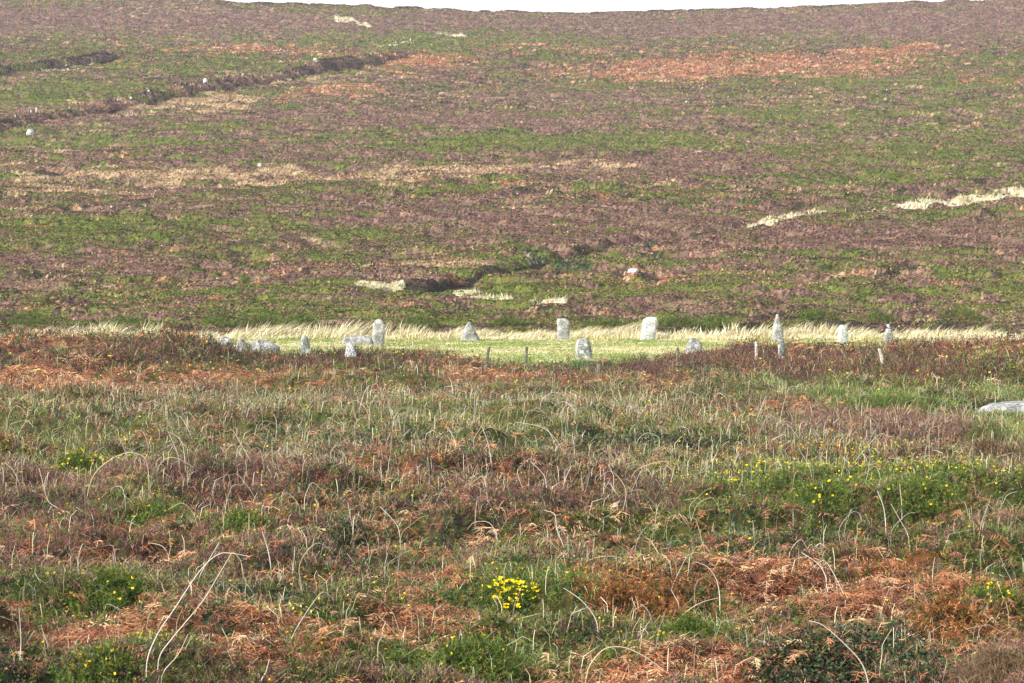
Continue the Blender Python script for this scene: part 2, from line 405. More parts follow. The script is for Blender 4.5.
def mat_granite(name, c0, c1, c2, lichen):
    m = bpy.data.materials.new(name); m.use_nodes = True
    nt = m.node_tree; p = nt.nodes['Principled BSDF']; p.inputs['Roughness'].default_value = .9; p.inputs['Specular IOR Level'].default_value = .2
    tc = nt.nodes.new('ShaderNodeTexCoord')
    def nz(s, d=4):
        n = nt.nodes.new('ShaderNodeTexNoise'); n.inputs['Scale'].default_value = s; n.inputs['Detail'].default_value = d
        nt.links.new(tc.outputs['Object'], n.inputs['Vector']); return n
    n1 = nz(4); n2 = nz(22); n3 = nz(7, 2)
    r = nt.nodes.new('ShaderNodeValToRGB'); e = r.color_ramp.elements
    e[0].position = .35; e[0].color = (*c0, 1); e[1].position = .62; e[1].color = (*c1, 1)
    nt.links.new(n1.outputs['Fac'], r.inputs[0])
    r2 = nt.nodes.new('ShaderNodeValToRGB'); e = r2.color_ramp.elements
    e[0].position = .40; e[0].color = (.38, .38, .38, 1); e[1].position = .6; e[1].color = (1.1, 1.1, 1.1, 1)
    nt.links.new(n2.outputs['Fac'], r2.inputs[0])
    mu = nt.nodes.new('ShaderNodeMix'); mu.data_type = 'RGBA'; mu.blend_type = 'MULTIPLY'; mu.inputs[0].default_value = .8
    nt.links.new(r.outputs[0], mu.inputs[6]); nt.links.new(r2.outputs[0], mu.inputs[7])
    r3 = nt.nodes.new('ShaderNodeValToRGB'); e = r3.color_ramp.elements
    e[0].position = .56; e[0].color = (0, 0, 0, 1); e[1].position = .64; e[1].color = (lichen, lichen, lichen, 1)
    nt.links.new(n3.outputs['Fac'], r3.inputs[0])
    mx = nt.nodes.new('ShaderNodeMix'); mx.data_type = 'RGBA'
    nt.links.new(r3.outputs[0], mx.inputs[0]); nt.links.new(mu.outputs[2], mx.inputs[6]); mx.inputs[7].default_value = (*c2, 1)
    nt.links.new(mx.outputs[2], p.inputs['Base Color'])
    b = nt.nodes.new('ShaderNodeBump'); b.inputs['Strength'].default_value = .7; b.inputs['Distance'].default_value = .03
    nt.links.new(n2.outputs['Fac'], b.inputs['Height']); nt.links.new(b.outputs[0], p.inputs['Normal'])
    return m
M_STONE = mat_granite('pale_granite', (.24, .24, .21), (.56, .56, .52), (.20, .21, .15), .7)
M_WHITE = mat_granite('white_granite', (.58, .58, .56), (.72, .72, .70), (.5, .5, .44), .3)
M_GREY = mat_granite('grey_granite', (.24, .24, .23), (.42, .42, .40), (.50, .50, .46), .6)
M_LICH = mat_granite('lichened_granite', (.20, .21, .18), (.42, .43, .39), (.66, .66, .62), .8)
M_WOOD = mat_granite('weathered_wood', (.13, .115, .09), (.26, .24, .20), (.30, .32, .22), .4)
M_WOODP = mat_granite('bleached_wood', (.45, .43, .37), (.66, .63, .55), (.4, .4, .3), .3)

def tag(o, label=None, cat=None, group=None, kind=None):
    if label: o['label'] = label
    if cat: o['category'] = cat
    if group: o['group'] = group
    if kind: o['kind'] = kind
    return o
def thing(name, loc, label, cat, group=None):
    o = bpy.data.objects.new(name, None); COL.objects.link(o); o.location = loc
    o.empty_display_size = .3
    return tag(o, label, cat, group)

# ------------------------------------------------------------------ the ground
def build_ground():
    d = [9.0]
    while d[-1] < 458:
        s = .045 + .0011 * d[-1] if d[-1] < 66 else .10 + .0009 * (d[-1] - 60)
        d.append(d[-1] + s * 1.5)
    ys = np.array([-600, -300, -120, -50, -20, -8, 0, 4, 7] + d + [470, 490, 520, 570, 650, 800, 1100, 1600, 2400])
    inner = np.linspace(-1, 1, 720)
    outs = np.array([1.05, 1.15, 1.4, 2, 3.2])
    yy = ys[:, None]
    w = 5 + .235 * np.clip(yy, 0, None)
    xi = inner[None, :] * w
    far = np.array([1.0, 1.02, 1.06, 1.15, 1.4, 2.2, 4.0, 8.0])[1:]
    ext = np.maximum(w * far[None, :], w + np.array([.2, .8, 3, 15, 80, 400, 1500])[None, :])
    X = np.concatenate([-ext[:, ::-1], xi, ext], 1)
    Y = np.repeat(yy, X.shape[1], 1)
    x, y = X.ravel(), Y.ravel()
    z = groundz(x, y)
    k, px, py = cover(x, y, .16)
    C = np.zeros((len(x), 3))
    for j in range(NK):
        m = k == j
        C[m] = pick(j, m.sum(), .08, x[m], y[m], 1.6)
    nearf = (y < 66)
    C *= np.where(nearf, .30 + .2 * sstep(24, 40, y), .85)[:, None]    # soil darker than the plants; near gaps darkened further as painted shade
    lawn = (y > 66.5) & (y < 93); C[lawn] *= 1.15
    R, Q = X.shape
    V = np.stack([x, y, z], 1)[None]
    i = np.arange(R - 1)[:, None] * Q + np.arange(Q - 1)[None, :]
    i = i.ravel()
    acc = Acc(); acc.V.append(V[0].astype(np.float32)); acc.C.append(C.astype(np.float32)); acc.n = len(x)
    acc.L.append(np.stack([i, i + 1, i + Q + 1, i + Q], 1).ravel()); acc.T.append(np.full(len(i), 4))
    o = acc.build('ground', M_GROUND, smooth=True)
    tag(o, 'rolling heath ground rising to a moorland ridge', 'ground', kind='structure')
build_ground()

# ------------------------------------------------------------------ ground cover (stuff)
def sample(n, y0, y1, x0=-60, x1=1084):
    px = rng.uniform(x0, x1, n)
    # a mix of even-in-view and even-on-ground sampling
    a = rng.uniform(size=n)
    ya = np.exp(rng.uniform(np.log(y0), np.log(y1), n))
    inv = 1 / (rng.uniform(1 / y1, 1 / y0, n))
    y = np.where(a < .5, ya, inv)
    x = (px - 512) / F * y + rng.uniform(-1, 1, n) * np.where(y < 40, .8, 0)
    return x, y

HN = ['heather', 'gorse_and_moor_grass', 'tan_moor_grass', 'bracken', 'pale_grass', 'bramble', 'green_grass', 'shade_toned_heath', 'rusty_heath']
HL = ['purple brown heather covering the far hillside', 'olive green low gorse and grass covering the far hillside', 'tan dry grass in streaks across the far hillside',
      'rust coloured dead bracken in patches on the far hillside', 'straw coloured tall grass along the stream and at the foot of the hill', 'dark bramble low on the hill',
      'short green grass of the lawn inside the stone circle', 'dark shrubby growth on the hillside, its colour carrying the shade of gaps and hollows', 'orange brown heath on the hillside']
def build_hill_cover():
    n = 900000
    # distance distribution follows the rise of the slope
    rows = rng.uniform(-6, 338, n)
    tab_y = np.linspace(92, 450, 1500)
    tab_p = proj(np.zeros_like(tab_y), tab_y, base(np.zeros_like(tab_y), tab_y))[1]
    y = np.interp(rows, tab_p[::-1], tab_y[::-1]) + rng.normal(size=n) * .6
    px = rng.uniform(-50, 1074, n)
    x = (px - 512) / F * y
    k, qx, qy = cover(x, y)
    z = groundz(x, y)
    tone = .72 + .55 * fbm(x / 1.1, y / 1.1, 140, 2)
    hts = [.075, .085, .10, .10, .42, .13, .10, .08, .13]
    for j in range(NK):
        m = np.nonzero(k == j)[0]
        if len(m) < 50: continue
        acc = Acc()
        P = np.stack([x[m], y[m], z[m] - .03], 1); N = len(m)
        sc = (y[m] / 110) ** .55
        hh = hts[j] * sc * rng.uniform(.5, 1.5, N)
        if j == 4: hh = np.where(y[m] < 99, .15, .17 * sc) * rng.uniform(.4, 1.35, N) * (.35 + 1.1 * sstep(.25, .7, vnoise(x[m] / .7, y[m] / 1.5, 333)))
        D = unit(np.stack([rng.normal(size=N) * .5 + .15, rng.normal(size=N) * .5, rng.uniform(.55, 1.2, N)], 1))
        wd = np.where(j == 4, .035, .085) * sc * rng.uniform(.6, 1.4, N)
        C = pick(j, N, .11, x[m], y[m], 1.6) * tone[m][:, None]
        if j == 0: C = C * np.array([1.03, .95, .93])
        if j == 1: C = C * np.array([.96, 1.06, .86])
        if j == 3: C = C * .62 + np.array(lin(140, 112, 92)) * .38 * tone[m][:, None]
        T = P + D * hh[:, None]
        Mid = P + D * hh[:, None] * .55 + np.array([0, 0, .03]) * sc[:, None]
        T[:, 2] -= .10 * hh
        strips(acc, P, Mid, T, wd, C)
        o = acc.build(HN[j] if j in (2, 0, 7) else 'hillside_' + HN[j], M_DRY if j in (2, 3, 4) else M_LEAF)
        tag(o, HL[j], HN[j].replace('_', ' ').replace('gorse and moor grass', 'gorse'), kind='stuff')
build_hill_cover()

def build_lawn():
    # turf and straw of the circle, 67 - 94 m away
    n = 150000
    y = rng.uniform(66.5, 95, n); px = rng.uniform(-40, 1064, n); x = (px - 512) / F * y
    k, qx, qy = cover(x, y)
    z = groundz(x, y)
    fr = sstep(87.5, 90.5, y + 3 * (fbm(x / 6, y / 6, 120, 3) - .5))
    g, s, b = Acc(), Acc(), Acc()
    for j, acc in ((6, g), (4, s), (3, b), (0, b)):
        m = np.nonzero(k == j)[0]
        if not len(m): continue
        N = len(m)
        P = np.stack([x[m], y[m], z[m] - .02], 1)
        tall = np.maximum(fr[m], ((px[m] < 225) | (px[m] > 920)) * .7)
        hh = (.06 + (.27 * tall * (.25 + 1.2 * sstep(.3, .7, vnoise(x[m] / .9, y[m] / 1.2, 333))) * (.45 + 1.1 * vnoise(x[m] / 5, y[m] / 9, 335)) if j == 4 else .10 * tall)) * rng.uniform(.4, 1.3, N)
        D = unit(np.stack([rng.normal(size=N) * .35 + .35 * tall, rng.normal(size=N) * .35, np.ones(N)], 1))
        T = P + D * hh[:, None]; T[:, 0] += hh * (vnoise(x[m] / 1.4, y[m] / 2, 334) * 1.1 - .25) * tall
        C = pick(j, N, .15) * (1 + .08 * tall[:, None])
        if j == 4: C = np.where(tall[:, None] < .5, C * np.array([.86, .86, .60]) * (.8 + .35 * fbm(x[m] / 1.2, y[m] / 2.5, 340, 2))[:, None], C)
        strips(acc, P, P + D * hh[:, None] * .55, T, np.full(N, .035) * rng.uniform(.6, 1.4, N), C)
    tag(g.build('short_turf', M_LEAF), 'short green turf of the clearing round the standing stones', 'grass', kind='stuff')
    tag(s.build('straw_grass', M_DRY), 'straw coloured grass of the clearing, tall and windblown behind the standing stones', 'grass', kind='stuff')
    tag(b.build('brown_growth', M_DRY), 'brown growth at the sides of the stone circle clearing', 'heath', kind='stuff')
build_lawn()

# --- element generators for near plants (all sizes in metres, s scales with distance)
def gorse_sprigs(acc, P, s, kind=1, k=13, up=.35, tone=1, bright=1.0):
    cool = np.where((rng.uniform(size=(N_ := len(P), 1)) < .35) & (kind == 1), np.array([[.80, 1.0, 1.5]]), np.array([[1.0, 1.0, 1.0]]))
    N = len(P); D = rdir(N, up); L = s * rng.uniform(.07, .15, N)
    C0 = pick(kind, N, .32) * bright * (np.array([1.0, 1.17, .78]) if kind == 1 else 1.0) * cool
    C0 = C0 * (tone[:, None] if np.ndim(tone) else tone)
    r = lambda a: np.repeat(a, k, 0)
    t = rng.uniform(.1, 1, N * k)
    B = r(P) + r(D) * (r(L) * t)[:, None]
    ND = unit(r(D) * .6 + rng.normal(size=(N * k, 3)) * .75)
    ln = r(s) * rng.uniform(.018, .036, N * k)
    tip = .8 + .45 * t
    needles(acc, B, ND, ln, r(s) * .0066, np.clip(r(C0) * tip[:, None], 0, .9))
def fronds(acc, P, s, tone=1):
    N = len(P); k = 9
    az = hside(N); L = s * rng.uniform(.16, .40, N)
    C0 = pick(3, N, .2) * (tone[:, None] if np.ndim(tone) else tone)
    rise = rng.uniform(.2, .9, N)
    def curve(t):                      # arching, drooping rachis
        out = az * (L * t)[:, None]
        h = L * (rise * t * 1.3 - (rise * 1.0 + .25) * t * t)
        return P + out + np.stack([np.zeros(N), np.zeros(N), h], 1)
    S0 = np.cross(az, [0, 0, 1.0])
    strips(acc, curve(np.zeros(N)), curve(np.full(N, .5)), curve(np.ones(N)), s * .009, np.clip(C0 * 1.35, 0, .8), S0)
    curl = rng.uniform(-.9, .2, N)
    for i in range(k):
        t = np.full(N, .18 + .8 * i / k); b = curve(t)
        ln = L * .34 * (1.05 - t) * rng.uniform(.7, 1.2, N)
        for sg in (-1, 1):
            D = unit(S0 * sg + az * .45 + np.stack([np.zeros(N), np.zeros(N), curl + rng.normal(size=N) * .3], 1))
            leaves(acc, b, D, ln, s * .0085, C0 * rng.uniform(.8, 1.2, (N, 1)))
def twigs(acc, P, s, kind=0, k=7, tone=1):
    N = len(P); C0 = pick(kind, N, .26) * (tone[:, None] if np.ndim(tone) else tone) * ((1.0 + np.array([.18, .04, .16]) * (1 - sstep(44, 50, P[:, 1:2])) - np.array([.14, .28, .32]) * sstep(46, 52, P[:, 1:2])) if kind == 0 else 1.0)
    r = lambda a: np.repeat(a, k, 0)
    D = rdir(N * k, .5); L = r(s) * rng.uniform(.06, .16, N * k)
    B = r(P) + rng.normal(size=(N * k, 3)) * .02 * r(s)[:, None]
    M = B + D * (L * .55)[:, None]; T = M + unit(D + rng.normal(size=D.shape) * .35) * (L * .5)[:, None]
    strips(acc, B, M, T, r(s) * .0045, r(C0) * rng.uniform(.75, 1.25, (N * k, 1)))
    j = 2
    B2 = np.repeat(M, j, 0); D2 = rdir(len(B2), .4)
    needles(acc, B2, D2, np.repeat(r(s), j) * rng.uniform(.012, .03, len(B2)), np.repeat(r(s), j) * .008, np.repeat(r(C0), j, 0) * rng.uniform(.8, 1.3, (len(B2), 1)))
def grassblades(acc, P, s, kind=4, k=6, h=.2, tone=1, w=.0045):
    N = len(P); r = lambda a: np.repeat(a, k, 0)
    C0 = pick(kind, N, .15) * (tone[:, None] if np.ndim(tone) else tone)
    B = r(P) + rng.normal(size=(N * k, 3)) * np.array([.03, .03, 0]) * r(s)[:, None]
    a = hside(N * k); L = r(s) * h * rng.uniform(.4, 1.35, N * k)
    ln = rng.uniform(.3, 1.5, N * k)
    M = B + a * (L * ln * .45)[:, None] + np.stack([0 * L, 0 * L, L * (.62 - .15 * ln)], 1)
    T = B + a * (L * ln)[:, None] + np.stack([0 * L, 0 * L, L * (.95 - .58 * ln)], 1)
    strips(acc, B, M, T, r(s) * w, r(C0) * rng.uniform(.8, 1.15, (N * k, 1)))
def bramble(acc, P, s, tone=1, k=6):
    N = len(P); r = lambda a: np.repeat(a, k, 0)
    B = r(P) + rng.normal(size=(N * k, 3)) * np.array([.05, .05, .035]) * r(s)[:, None]
    C = pick(5, N * k, .25) * (r(tone)[:, None] if np.ndim(tone) else tone)
    D = unit(rng.normal(size=(N * k, 3)) * np.array([1, 1, .5]) + np.array([0, 0, .15]))
    leaves(acc, B, D, r(s) * rng.uniform(.022, .042, N * k), r(s) * rng.uniform(.016, .028, N * k), C)
def flowers(acc, P, s, orange=.15):
    N = len(P); k = 3; r = lambda a: np.repeat(a, k, 0)
    C = np.where(rng.uniform(size=(N, 1)) < orange, np.array([lin(232, 150, 50)]), np.array([lin(250, 226, 24)])) * rng.uniform(.8, 1.1, (N, 1))
    leaves(acc, r(P), rdir(N * k, .1), r(s) * .020, r(s) * .015, r(C))

def build_fore():
    n = 165000
    x, y = sample(n, 11.0, 67)
    x2, y2 = sample(45000, 25, 52); x = np.r_[x, x2]; y = np.r_[y, y2]; n = len(x)
    # more plants where a patch is nearer to the camera's side of its hummock
    k, px, py = cover(x, y, .56)
    z = groundz(x, y)
    P = np.stack([x, y, z - .02], 1)
    s = (np.maximum(y, 14) / 20) ** .62 * (1 + .9 * sstep(48, 56, y) * (.1 + vnoise(x / 1.3, y / 2.5, 160)) * np.interp(512 + F * x / y, [205, 235, 440, 690, 740, 1000], [1, .35, .25, .05, .5, .9]))
    tone = .64 + .88 * fbm(x / .5, y / .5, 150, 3)
    accs = {nme: Acc() for nme in ('gorse_cover', 'bracken', 'heather_cover', 'dead_grass', 'bramble_cover', 'green_grass', 'shade_toned_scrub', 'rusty_heather', 'gorse_flowers')}
    def sub(m): return P[m], s[m], tone[m]
    nearm = y < 34
    for j in range(NK):
        for nr in (True, False):
            m = np.nonzero((k == j) & (nearm == nr))[0]
            if not len(m): continue
            p, q, t = sub(m)
            if j == 1: gorse_sprigs(accs['gorse_cover'], p, q, 1, 15 if nr else 8, tone=t)
            elif j == 3: fronds(accs['bracken'], p[::1 if nr else 2], q[::1 if nr else 2], t[::1 if nr else 2])
            elif j == 0: twigs(accs['heather_cover'], p, q, 0, 7 if nr else 4, t)
            elif j in (2, 4): grassblades(accs['dead_grass'], p, q, 4 if j == 4 else 2, 5 if not nr else 4, .14, t * .85, .0042)
            elif j == 5: bramble(accs['bramble_cover'], p, q, t, 9 if nr else 6)
            elif j == 6: grassblades(accs['green_grass'], p, q, 6, 9, .14, t * .9, .007)
            elif j == 7: twigs(accs['shade_toned_scrub'], p, q, 7, 7 if nr else 5, t); 
            elif j == 8: gorse_sprigs(accs['rusty_heather'], p, q, 8, 14 if nr else 8, tone=t)
    # a scatter of everything through everything: dead grass and dry stalk ends
    m = rng.choice(n, 9000, replace=False)
    grassblades(accs['dead_grass'], P[m], s[m], 4, 3, .18, tone[m] * .8, .004)
    m = rng.choice(n, 9000, replace=False)
    fronds(accs['bracken'], P[m], s[m] * .6, tone[m] * .9)
    m = rng.choice(n, 12000, replace=False)
    bramble(accs['bramble_cover'], P[m] + [0, 0, .02], s[m], tone[m], 4)
    # a few larger fronds that lie on top of the litter
    m = np.nonzero((k == 3) & (y < 24))[0]; m = rng.choice(m, min(len(m), 1100), replace=False)
    fronds(accs['bracken'], P[m] + [0, 0, .03], s[m] * 1.15, tone[m])
    # flowers: sprinkled, more in some places
    qx, qy = px, py
    pr = .004 + .26 * np.exp(-((qx - 850) / 150) ** 2 - ((qy - 478) / 12) ** 2) + .2 * np.exp(-((qx - 110) / 50) ** 2 - ((qy - 460) / 9) ** 2) + .02 * (k == 1)
    m = np.nonzero(rng.uniform(size=n) < pr * .8)[0]
    flowers(accs['gorse_flowers'], P[m] + np.stack([rng.normal(size=len(m)) * .03, rng.normal(size=len(m)) * .03, .09 * s[m]], 1), s[m] * .85, .18)
    info = {'gorse_cover': ('low green gorse growing all over the near heath', 'gorse', M_LEAF), 'bracken': ('rust brown dead bracken fronds tangled over the near heath', 'bracken', M_DRY),
            'heather_cover': ('purple brown twiggy heather of the near heath', 'heather', M_DRY), 'dead_grass': ('pale dead grass blades scattered through the near heath', 'grass', M_DRY),
            'bramble_cover': ('dark bluish green bramble leaves creeping through the near heath', 'bramble', M_LEAF), 'green_grass': ('soft light green grass in tufts on the near heath', 'grass', M_LEAF),
            'shade_toned_scrub': ('dark brown scrub of the near heath, coloured as shade in its hollows', 'scrub', M_DRY), 'rusty_heather': ('orange brown faded heather patches of the near heath', 'heather', M_DRY),
            'gorse_flowers': ('small yellow gorse flowers sprinkled over the near heath', 'flowers', M_FLOWER)}
    for nme, a in accs.items():
        if a.n:
            l, c, mt = info[nme]
            tag(a.build(nme, mt), l, c, kind='stuff')
build_fore()

# ------------------------------------------------------------------ bushes that stand out one by one
def bush(name, px, py, wpx, hpx, label, cat, kind='gorse', fl=0, dens=1.0, group=None, orange=.02):
    x, y = at_c(px, py)
    mpp = y / F
    w = wpx * mpp / 2; h = hpx * mpp
    z0 = float(groundz(np.array([x]), np.array([y]))[0])
    root = thing(name, (x, y, z0 - .05), label, cat, group)
    s0 = max(.8, (y / 20) ** .62)
    n = int(dens * 520 * min(1.6, max(.6, (wpx * hpx / 900))))
    th = rng.uniform(0, 2 * math.pi, n); r = np.sqrt(rng.uniform(0, 1, n))
    dep = min(w, .9) if y < 60 else w
    edge = .65 + .6 * vnoise(np.cos(th) * 2.2 + px, np.sin(th) * 2.2, 55)
    bx, by = r * np.cos(th) * w * edge, r * np.sin(th) * dep * edge
    gz = groundz(x + bx, y + by) - (z0 - .05)
    lump = .35 + 1.0 * vnoise((bx + x) / (.16 * s0), (by + y) / (.16 * s0), 77)
    bz = np.maximum(gz, -.1) * .6 + h * np.clip(1 - r ** 1.5, 0, 1) * lump * rng.uniform(.7, 1, n)
    P = np.stack([bx, by, bz - .03], 1); s = np.full(n, s0)
    tone = (.7 + .35 * rng.uniform(size=n)) * (.75 + .45 * vnoise((bx + x) / .12, (by + y) / .12, 78))
    a = Acc()
    if kind == 'gorse': gorse_sprigs(a, P, s, 1, 16, tone=tone, bright=1.1)
    elif kind == 'bright': gorse_sprigs(a, P, s, 6, 16, tone=tone * .62)
    elif kind == 'rust': gorse_sprigs(a, P, s, 8, 16, tone=tone)
    elif kind == 'bramble': bramble(a, P, s, tone, 10)
    elif kind == 'tuft': grassblades(a, P, s, 2, 9, .14, tone, .005)
    elif kind == 'grass': grassblades(a, P, s, 6, 10, .14, tone, .007)
    elif kind == 'bracken': fronds(a, P[::2], s[::2], tone[::2])
    elif kind == 'heather': twigs(a, P, s, 0, 9, tone)
    a.build('foliage', M_DRY if kind in ('rust', 'tuft', 'bracken', 'heather') else M_LEAF, root)
    # woody stems under the foliage
    st = Acc(); m = 26
    Q = np.stack([rng.normal(size=m) * w * .15, rng.normal(size=m) * dep * .15, np.zeros(m) - .05], 1)
    T = np.stack([rng.uniform(-1, 1, m) * w * .7, rng.uniform(-1, 1, m) * dep * .7, h * rng.uniform(.5, .95, m)], 1)
    strips(st, Q, (Q + T) / 2 + [0, 0, h * .1], T, np.full(m, .012), pick(7, m, .2))
    st.build('stem', M_DRY, root)
    if fl:
        i = rng.permutation(np.argsort(by - bz * 2)[:int(n * .6)])[:min(fl, 98)]
        first = []
        for q in i:
            if len(first) < 5:
                f = Acc(); flowers(f, np.zeros((1, 3)), np.array([s0 * 1.15]), orange)
                o = f.build('flower', M_FLOWER, root); first.append(o)
            else:
                o = random.choice(first).copy(); COL.objects.link(o); o.parent = root
            o.location = P[q] + [0, 0, .11 * s0]
            o.rotation_euler = (0, 0, random.uniform(0, 6.28))
    return root

BUSHES = [
 ('gorse_bush', 505, 602, 74, 20, 'low gorse bush crowded with bright yellow flowers, bottom centre', 'gorse bush', 'gorse', 98, 1.1),
 ('gorse_bush', 470, 668, 110, 34, 'feathery green gorse bush at the bottom edge below the yellow flowering bush', 'gorse bush', 'gorse', 8, 1.5),
 ('gorse_bush', 150, 530, 62, 20, 'rounded dark green gorse bush left of its twin, left side of the foreground', 'gorse bush', 'gorse', 3, 1.1),
 ('gorse_bush', 240, 532, 56, 18, 'rounded dark green gorse bush right of its twin, near the upright pale stem', 'gorse bush', 'gorse', 0, 1.1),
 ('gorse_bush', 75, 471, 66, 16, 'dark gorse bush with yellow flowers along its top, under the wide left arch', 'gorse bush', 'gorse', 26, 1),
 ('gorse_bush', 125, 608, 130, 24, 'wide soft green gorse bush behind the two long leaning stems, lower left', 'gorse bush', 'gorse', 14, 1.6),
 ('gorse_bush', 95, 680, 90, 22, 'yellowish green gorse bush dotted with orange buds at the bottom left edge', 'gorse bush', 'gorse', 14, 1.3),
 ('gorse_bush', 820, 500, 100, 14, 'spreading green gorse with scattered yellow flowers, right of centre', 'gorse bush', 'gorse', 12, 1),
 ('gorse_bush', 925, 500, 90, 14, 'spreading green gorse with yellow flowers beside the upright split stems', 'gorse bush', 'gorse', 10, 1),
 ('gorse_bush', 690, 640, 66, 20, 'dark green gorse bush right of the big pale arch, bottom right of centre', 'gorse bush', 'gorse', 2, 1.1),
 ('gorse_bush', 300, 622, 60, 14, 'small green gorse bush between brown bracken right of the long leaning stems', 'gorse bush', 'gorse', 6, .9),
 ('gorse_bush', 985, 600, 60, 18, 'green gorse bush with orange buds at the lower right edge', 'gorse bush', 'gorse', 10, 1),
 ('heather_bush', 625, 612, 120, 22, 'orange brown faded heather bush right of the yellow flowering gorse', 'heather bush', 'rust', 0, 1.6),
 ('heather_bush', 950, 630, 110, 24, 'dark orange brown faded heather bush, lower right corner', 'heather bush', 'rust', 0, 1.5),
 ('heather_bush', 888, 578, 46, 12, 'small round rusty heather bush among green gorse, right side', 'heather bush', 'rust', 0, .9),
 ('bramble_bush', 640, 447, 170, 14, 'long dark green bramble thicket in the middle distance right of centre', 'bramble', 'bramble', 0, 1.4),
 ('bramble_bush', 800, 660, 120, 24, 'dark leafy bramble patch around the white arching stem, bottom right', 'bramble', 'bramble', 0, 1.4),
 ('grass_tussock', 1000, 668, 60, 15, 'pale tan grassy tussock in the bottom right corner', 'tussock', 'tuft', 0, 1),
 ('grass_tussock', 985, 462, 56, 18, 'tan grass tussock below the grey boulder at the right edge', 'tussock', 'tuft', 3, 1),
 ('grass_tussock', 890, 410, 110, 14, 'light green grass mound left of the grey boulder', 'tussock', 'grass', 0, 1.2),
 ('grass_tussock', 1002, 422, 84, 11, 'yellow green grass mound just in front of the grey boulder', 'tussock', 'grass', 0, 1.0),
 ('bracken_clump', 860, 618, 110, 20, 'rust coloured bracken clump behind the dark leaning bramble stem', 'bracken', 'bracken', 0, 1),
 ('bracken_clump', 755, 592, 70, 16, 'rust coloured bracken clump left of the white arched stem, right of centre', 'bracken', 'bracken', 0, .9),
 ('bracken_clump', 80, 650, 90, 20, 'rust coloured bracken clump with broken stalks, lower left', 'bracken', 'bracken', 0, 1),
 ('bracken_clump', 420, 625, 80, 16, 'brown curled bracken clump left of the yellow flowering gorse', 'bracken', 'bracken', 0, .9),
]
HB = [(222, 326, 50, 9), (262, 327, 44, 10), (300, 325, 36, 9), (420, 326, 46, 8), (508, 325, 40, 8), (605, 327, 44, 8), (680, 325, 46, 9), (722, 326, 50, 11), (120, 326, 60, 8), (30, 325, 50, 7), (880, 322, 46, 8), (966, 320, 44, 10), (815, 318, 40, 7)]
HBL = ['above the boulder heap, first in the row', 'above the right end of the boulder heap', 'behind the small pointed leaning stone', 'just right of the tall blocky stone',
       'between the pyramid stone and the narrow upright stone', 'just right of the narrow upright stone', 'just right of the white leaning stone', 'between the white stone and the sharp pointed stone',
       'behind the straw grass left of the circle', 'at the left edge of the hill foot', 'behind the stone with the bird on it', 'at the hill foot near the right edge', 'right of the sharp pointed stone']
for b in BUSHES:
    bush(*b)
for (px, py, w, h), l in zip(HB, HBL):
    bush('gorse_bush', px, py, w, h, 'dark gorse at the hill foot ' + l, 'gorse bush', 'gorse', 0, .8, 'gorse bushes along the hill foot')

# ------------------------------------------------------------------ stones
def loft_stone(name, rows, d, label, cat, mat, thick=.6, sink=.25, group=None, amp=.05, seed=0, lean=0, cube=2.8):
    """rows: (py, x left, x right) from top to bottom in the picture, at distance d"""
    rows = sorted(rows)
    pys = np.array([r[0] for r in rows], float)
    nl = 16; na = 26
    pyv = np.linspace(pys[0], pys[-1], nl)
    xl = np.interp(pyv, pys, [r[1] for r in rows]); xr = np.interp(pyv, pys, [r[2] for r in rows])
    bpt = atd((rows[-1][1] + rows[-1][2]) / 2, pys[-1], d)
    V = []; mpp = d / F
    H = (pys[-1] - pys[0]) * mpp
    wmax = (xr - xl).max() * mpp
    levels = [(bpt[2] - sink, (xl[-1] - 1), (xr[-1] + 1))] + [(atd(512, pyv[i], d)[2], xl[i], xr[i]) for i in range(nl - 1, -1, -1)]
    for li, (z, a, b) in enumerate(levels):
        xc = ((a + b) / 2 - 512) * mpp; hw = (b - a) / 2 * mpp
        ht = max(hw, wmax * .32) * thick
        for j in range(na):
            t = 2 * math.pi * j / na + .2
            c, s = math.cos(t), math.sin(t)
            e = 2 / cube
            X = xc + hw * math.copysign(abs(c) ** e, c)
            Y = ht * math.copysign(abs(s) ** e, s) + lean * (z - bpt[2])
            p = Vector((X - bpt[0], Y, z - bpt[2]))
            q = Vector((X * 1.6, Y * 1.6, z * 1.6)) + Vector((seed * 3.1, 0, 0))
            nn = mnoise.noise(q * (1.2 / max(.3, wmax))) * amp * 1.5 + mnoise.noise(q * (4 / max(.3, wmax))) * amp * .7
            if 0 < li: p += Vector((c * .7, s, .2)) * nn * wmax
            V.append(p)
    faces = []
    for l in range(len(levels) - 1):
        for j in range(na):
            faces.append((l * na + j, l * na + (j + 1) % na, (l + 1) * na + (j + 1) % na, (l + 1) * na + j))
    top = len(levels) - 1
    cen = sum((V[top * na + j] for j in range(na)), Vector()) / na
    ring = []
    for j in range(na):
        V.append(cen + (V[top * na + j] - cen) * .55 + Vector((0, 0, .025 * H)))
    for j in range(na):
        faces.append((top * na + j, top * na + (j + 1) % na, (top + 1) * na + (j + 1) % na, (top + 1) * na + j))
    V.append(cen + Vector((0, 0, .03 * H))); ci = len(V) - 1
    for j in range(na):
        faces.append(((top + 1) * na + j, (top + 1) * na + (j + 1) % na, ci))
    me = bpy.data.meshes.new(name); me.from_pydata([tuple(v) for v in V], [], faces); me.update()
    for p in me.polygons: p.use_smooth = True
    me.materials.append(mat)
    o = bpy.data.objects.new(name, me); COL.objects.link(o)
    o.location = (bpt[0], bpt[1], bpt[2])
    tag(o, label, cat, group)
    return o

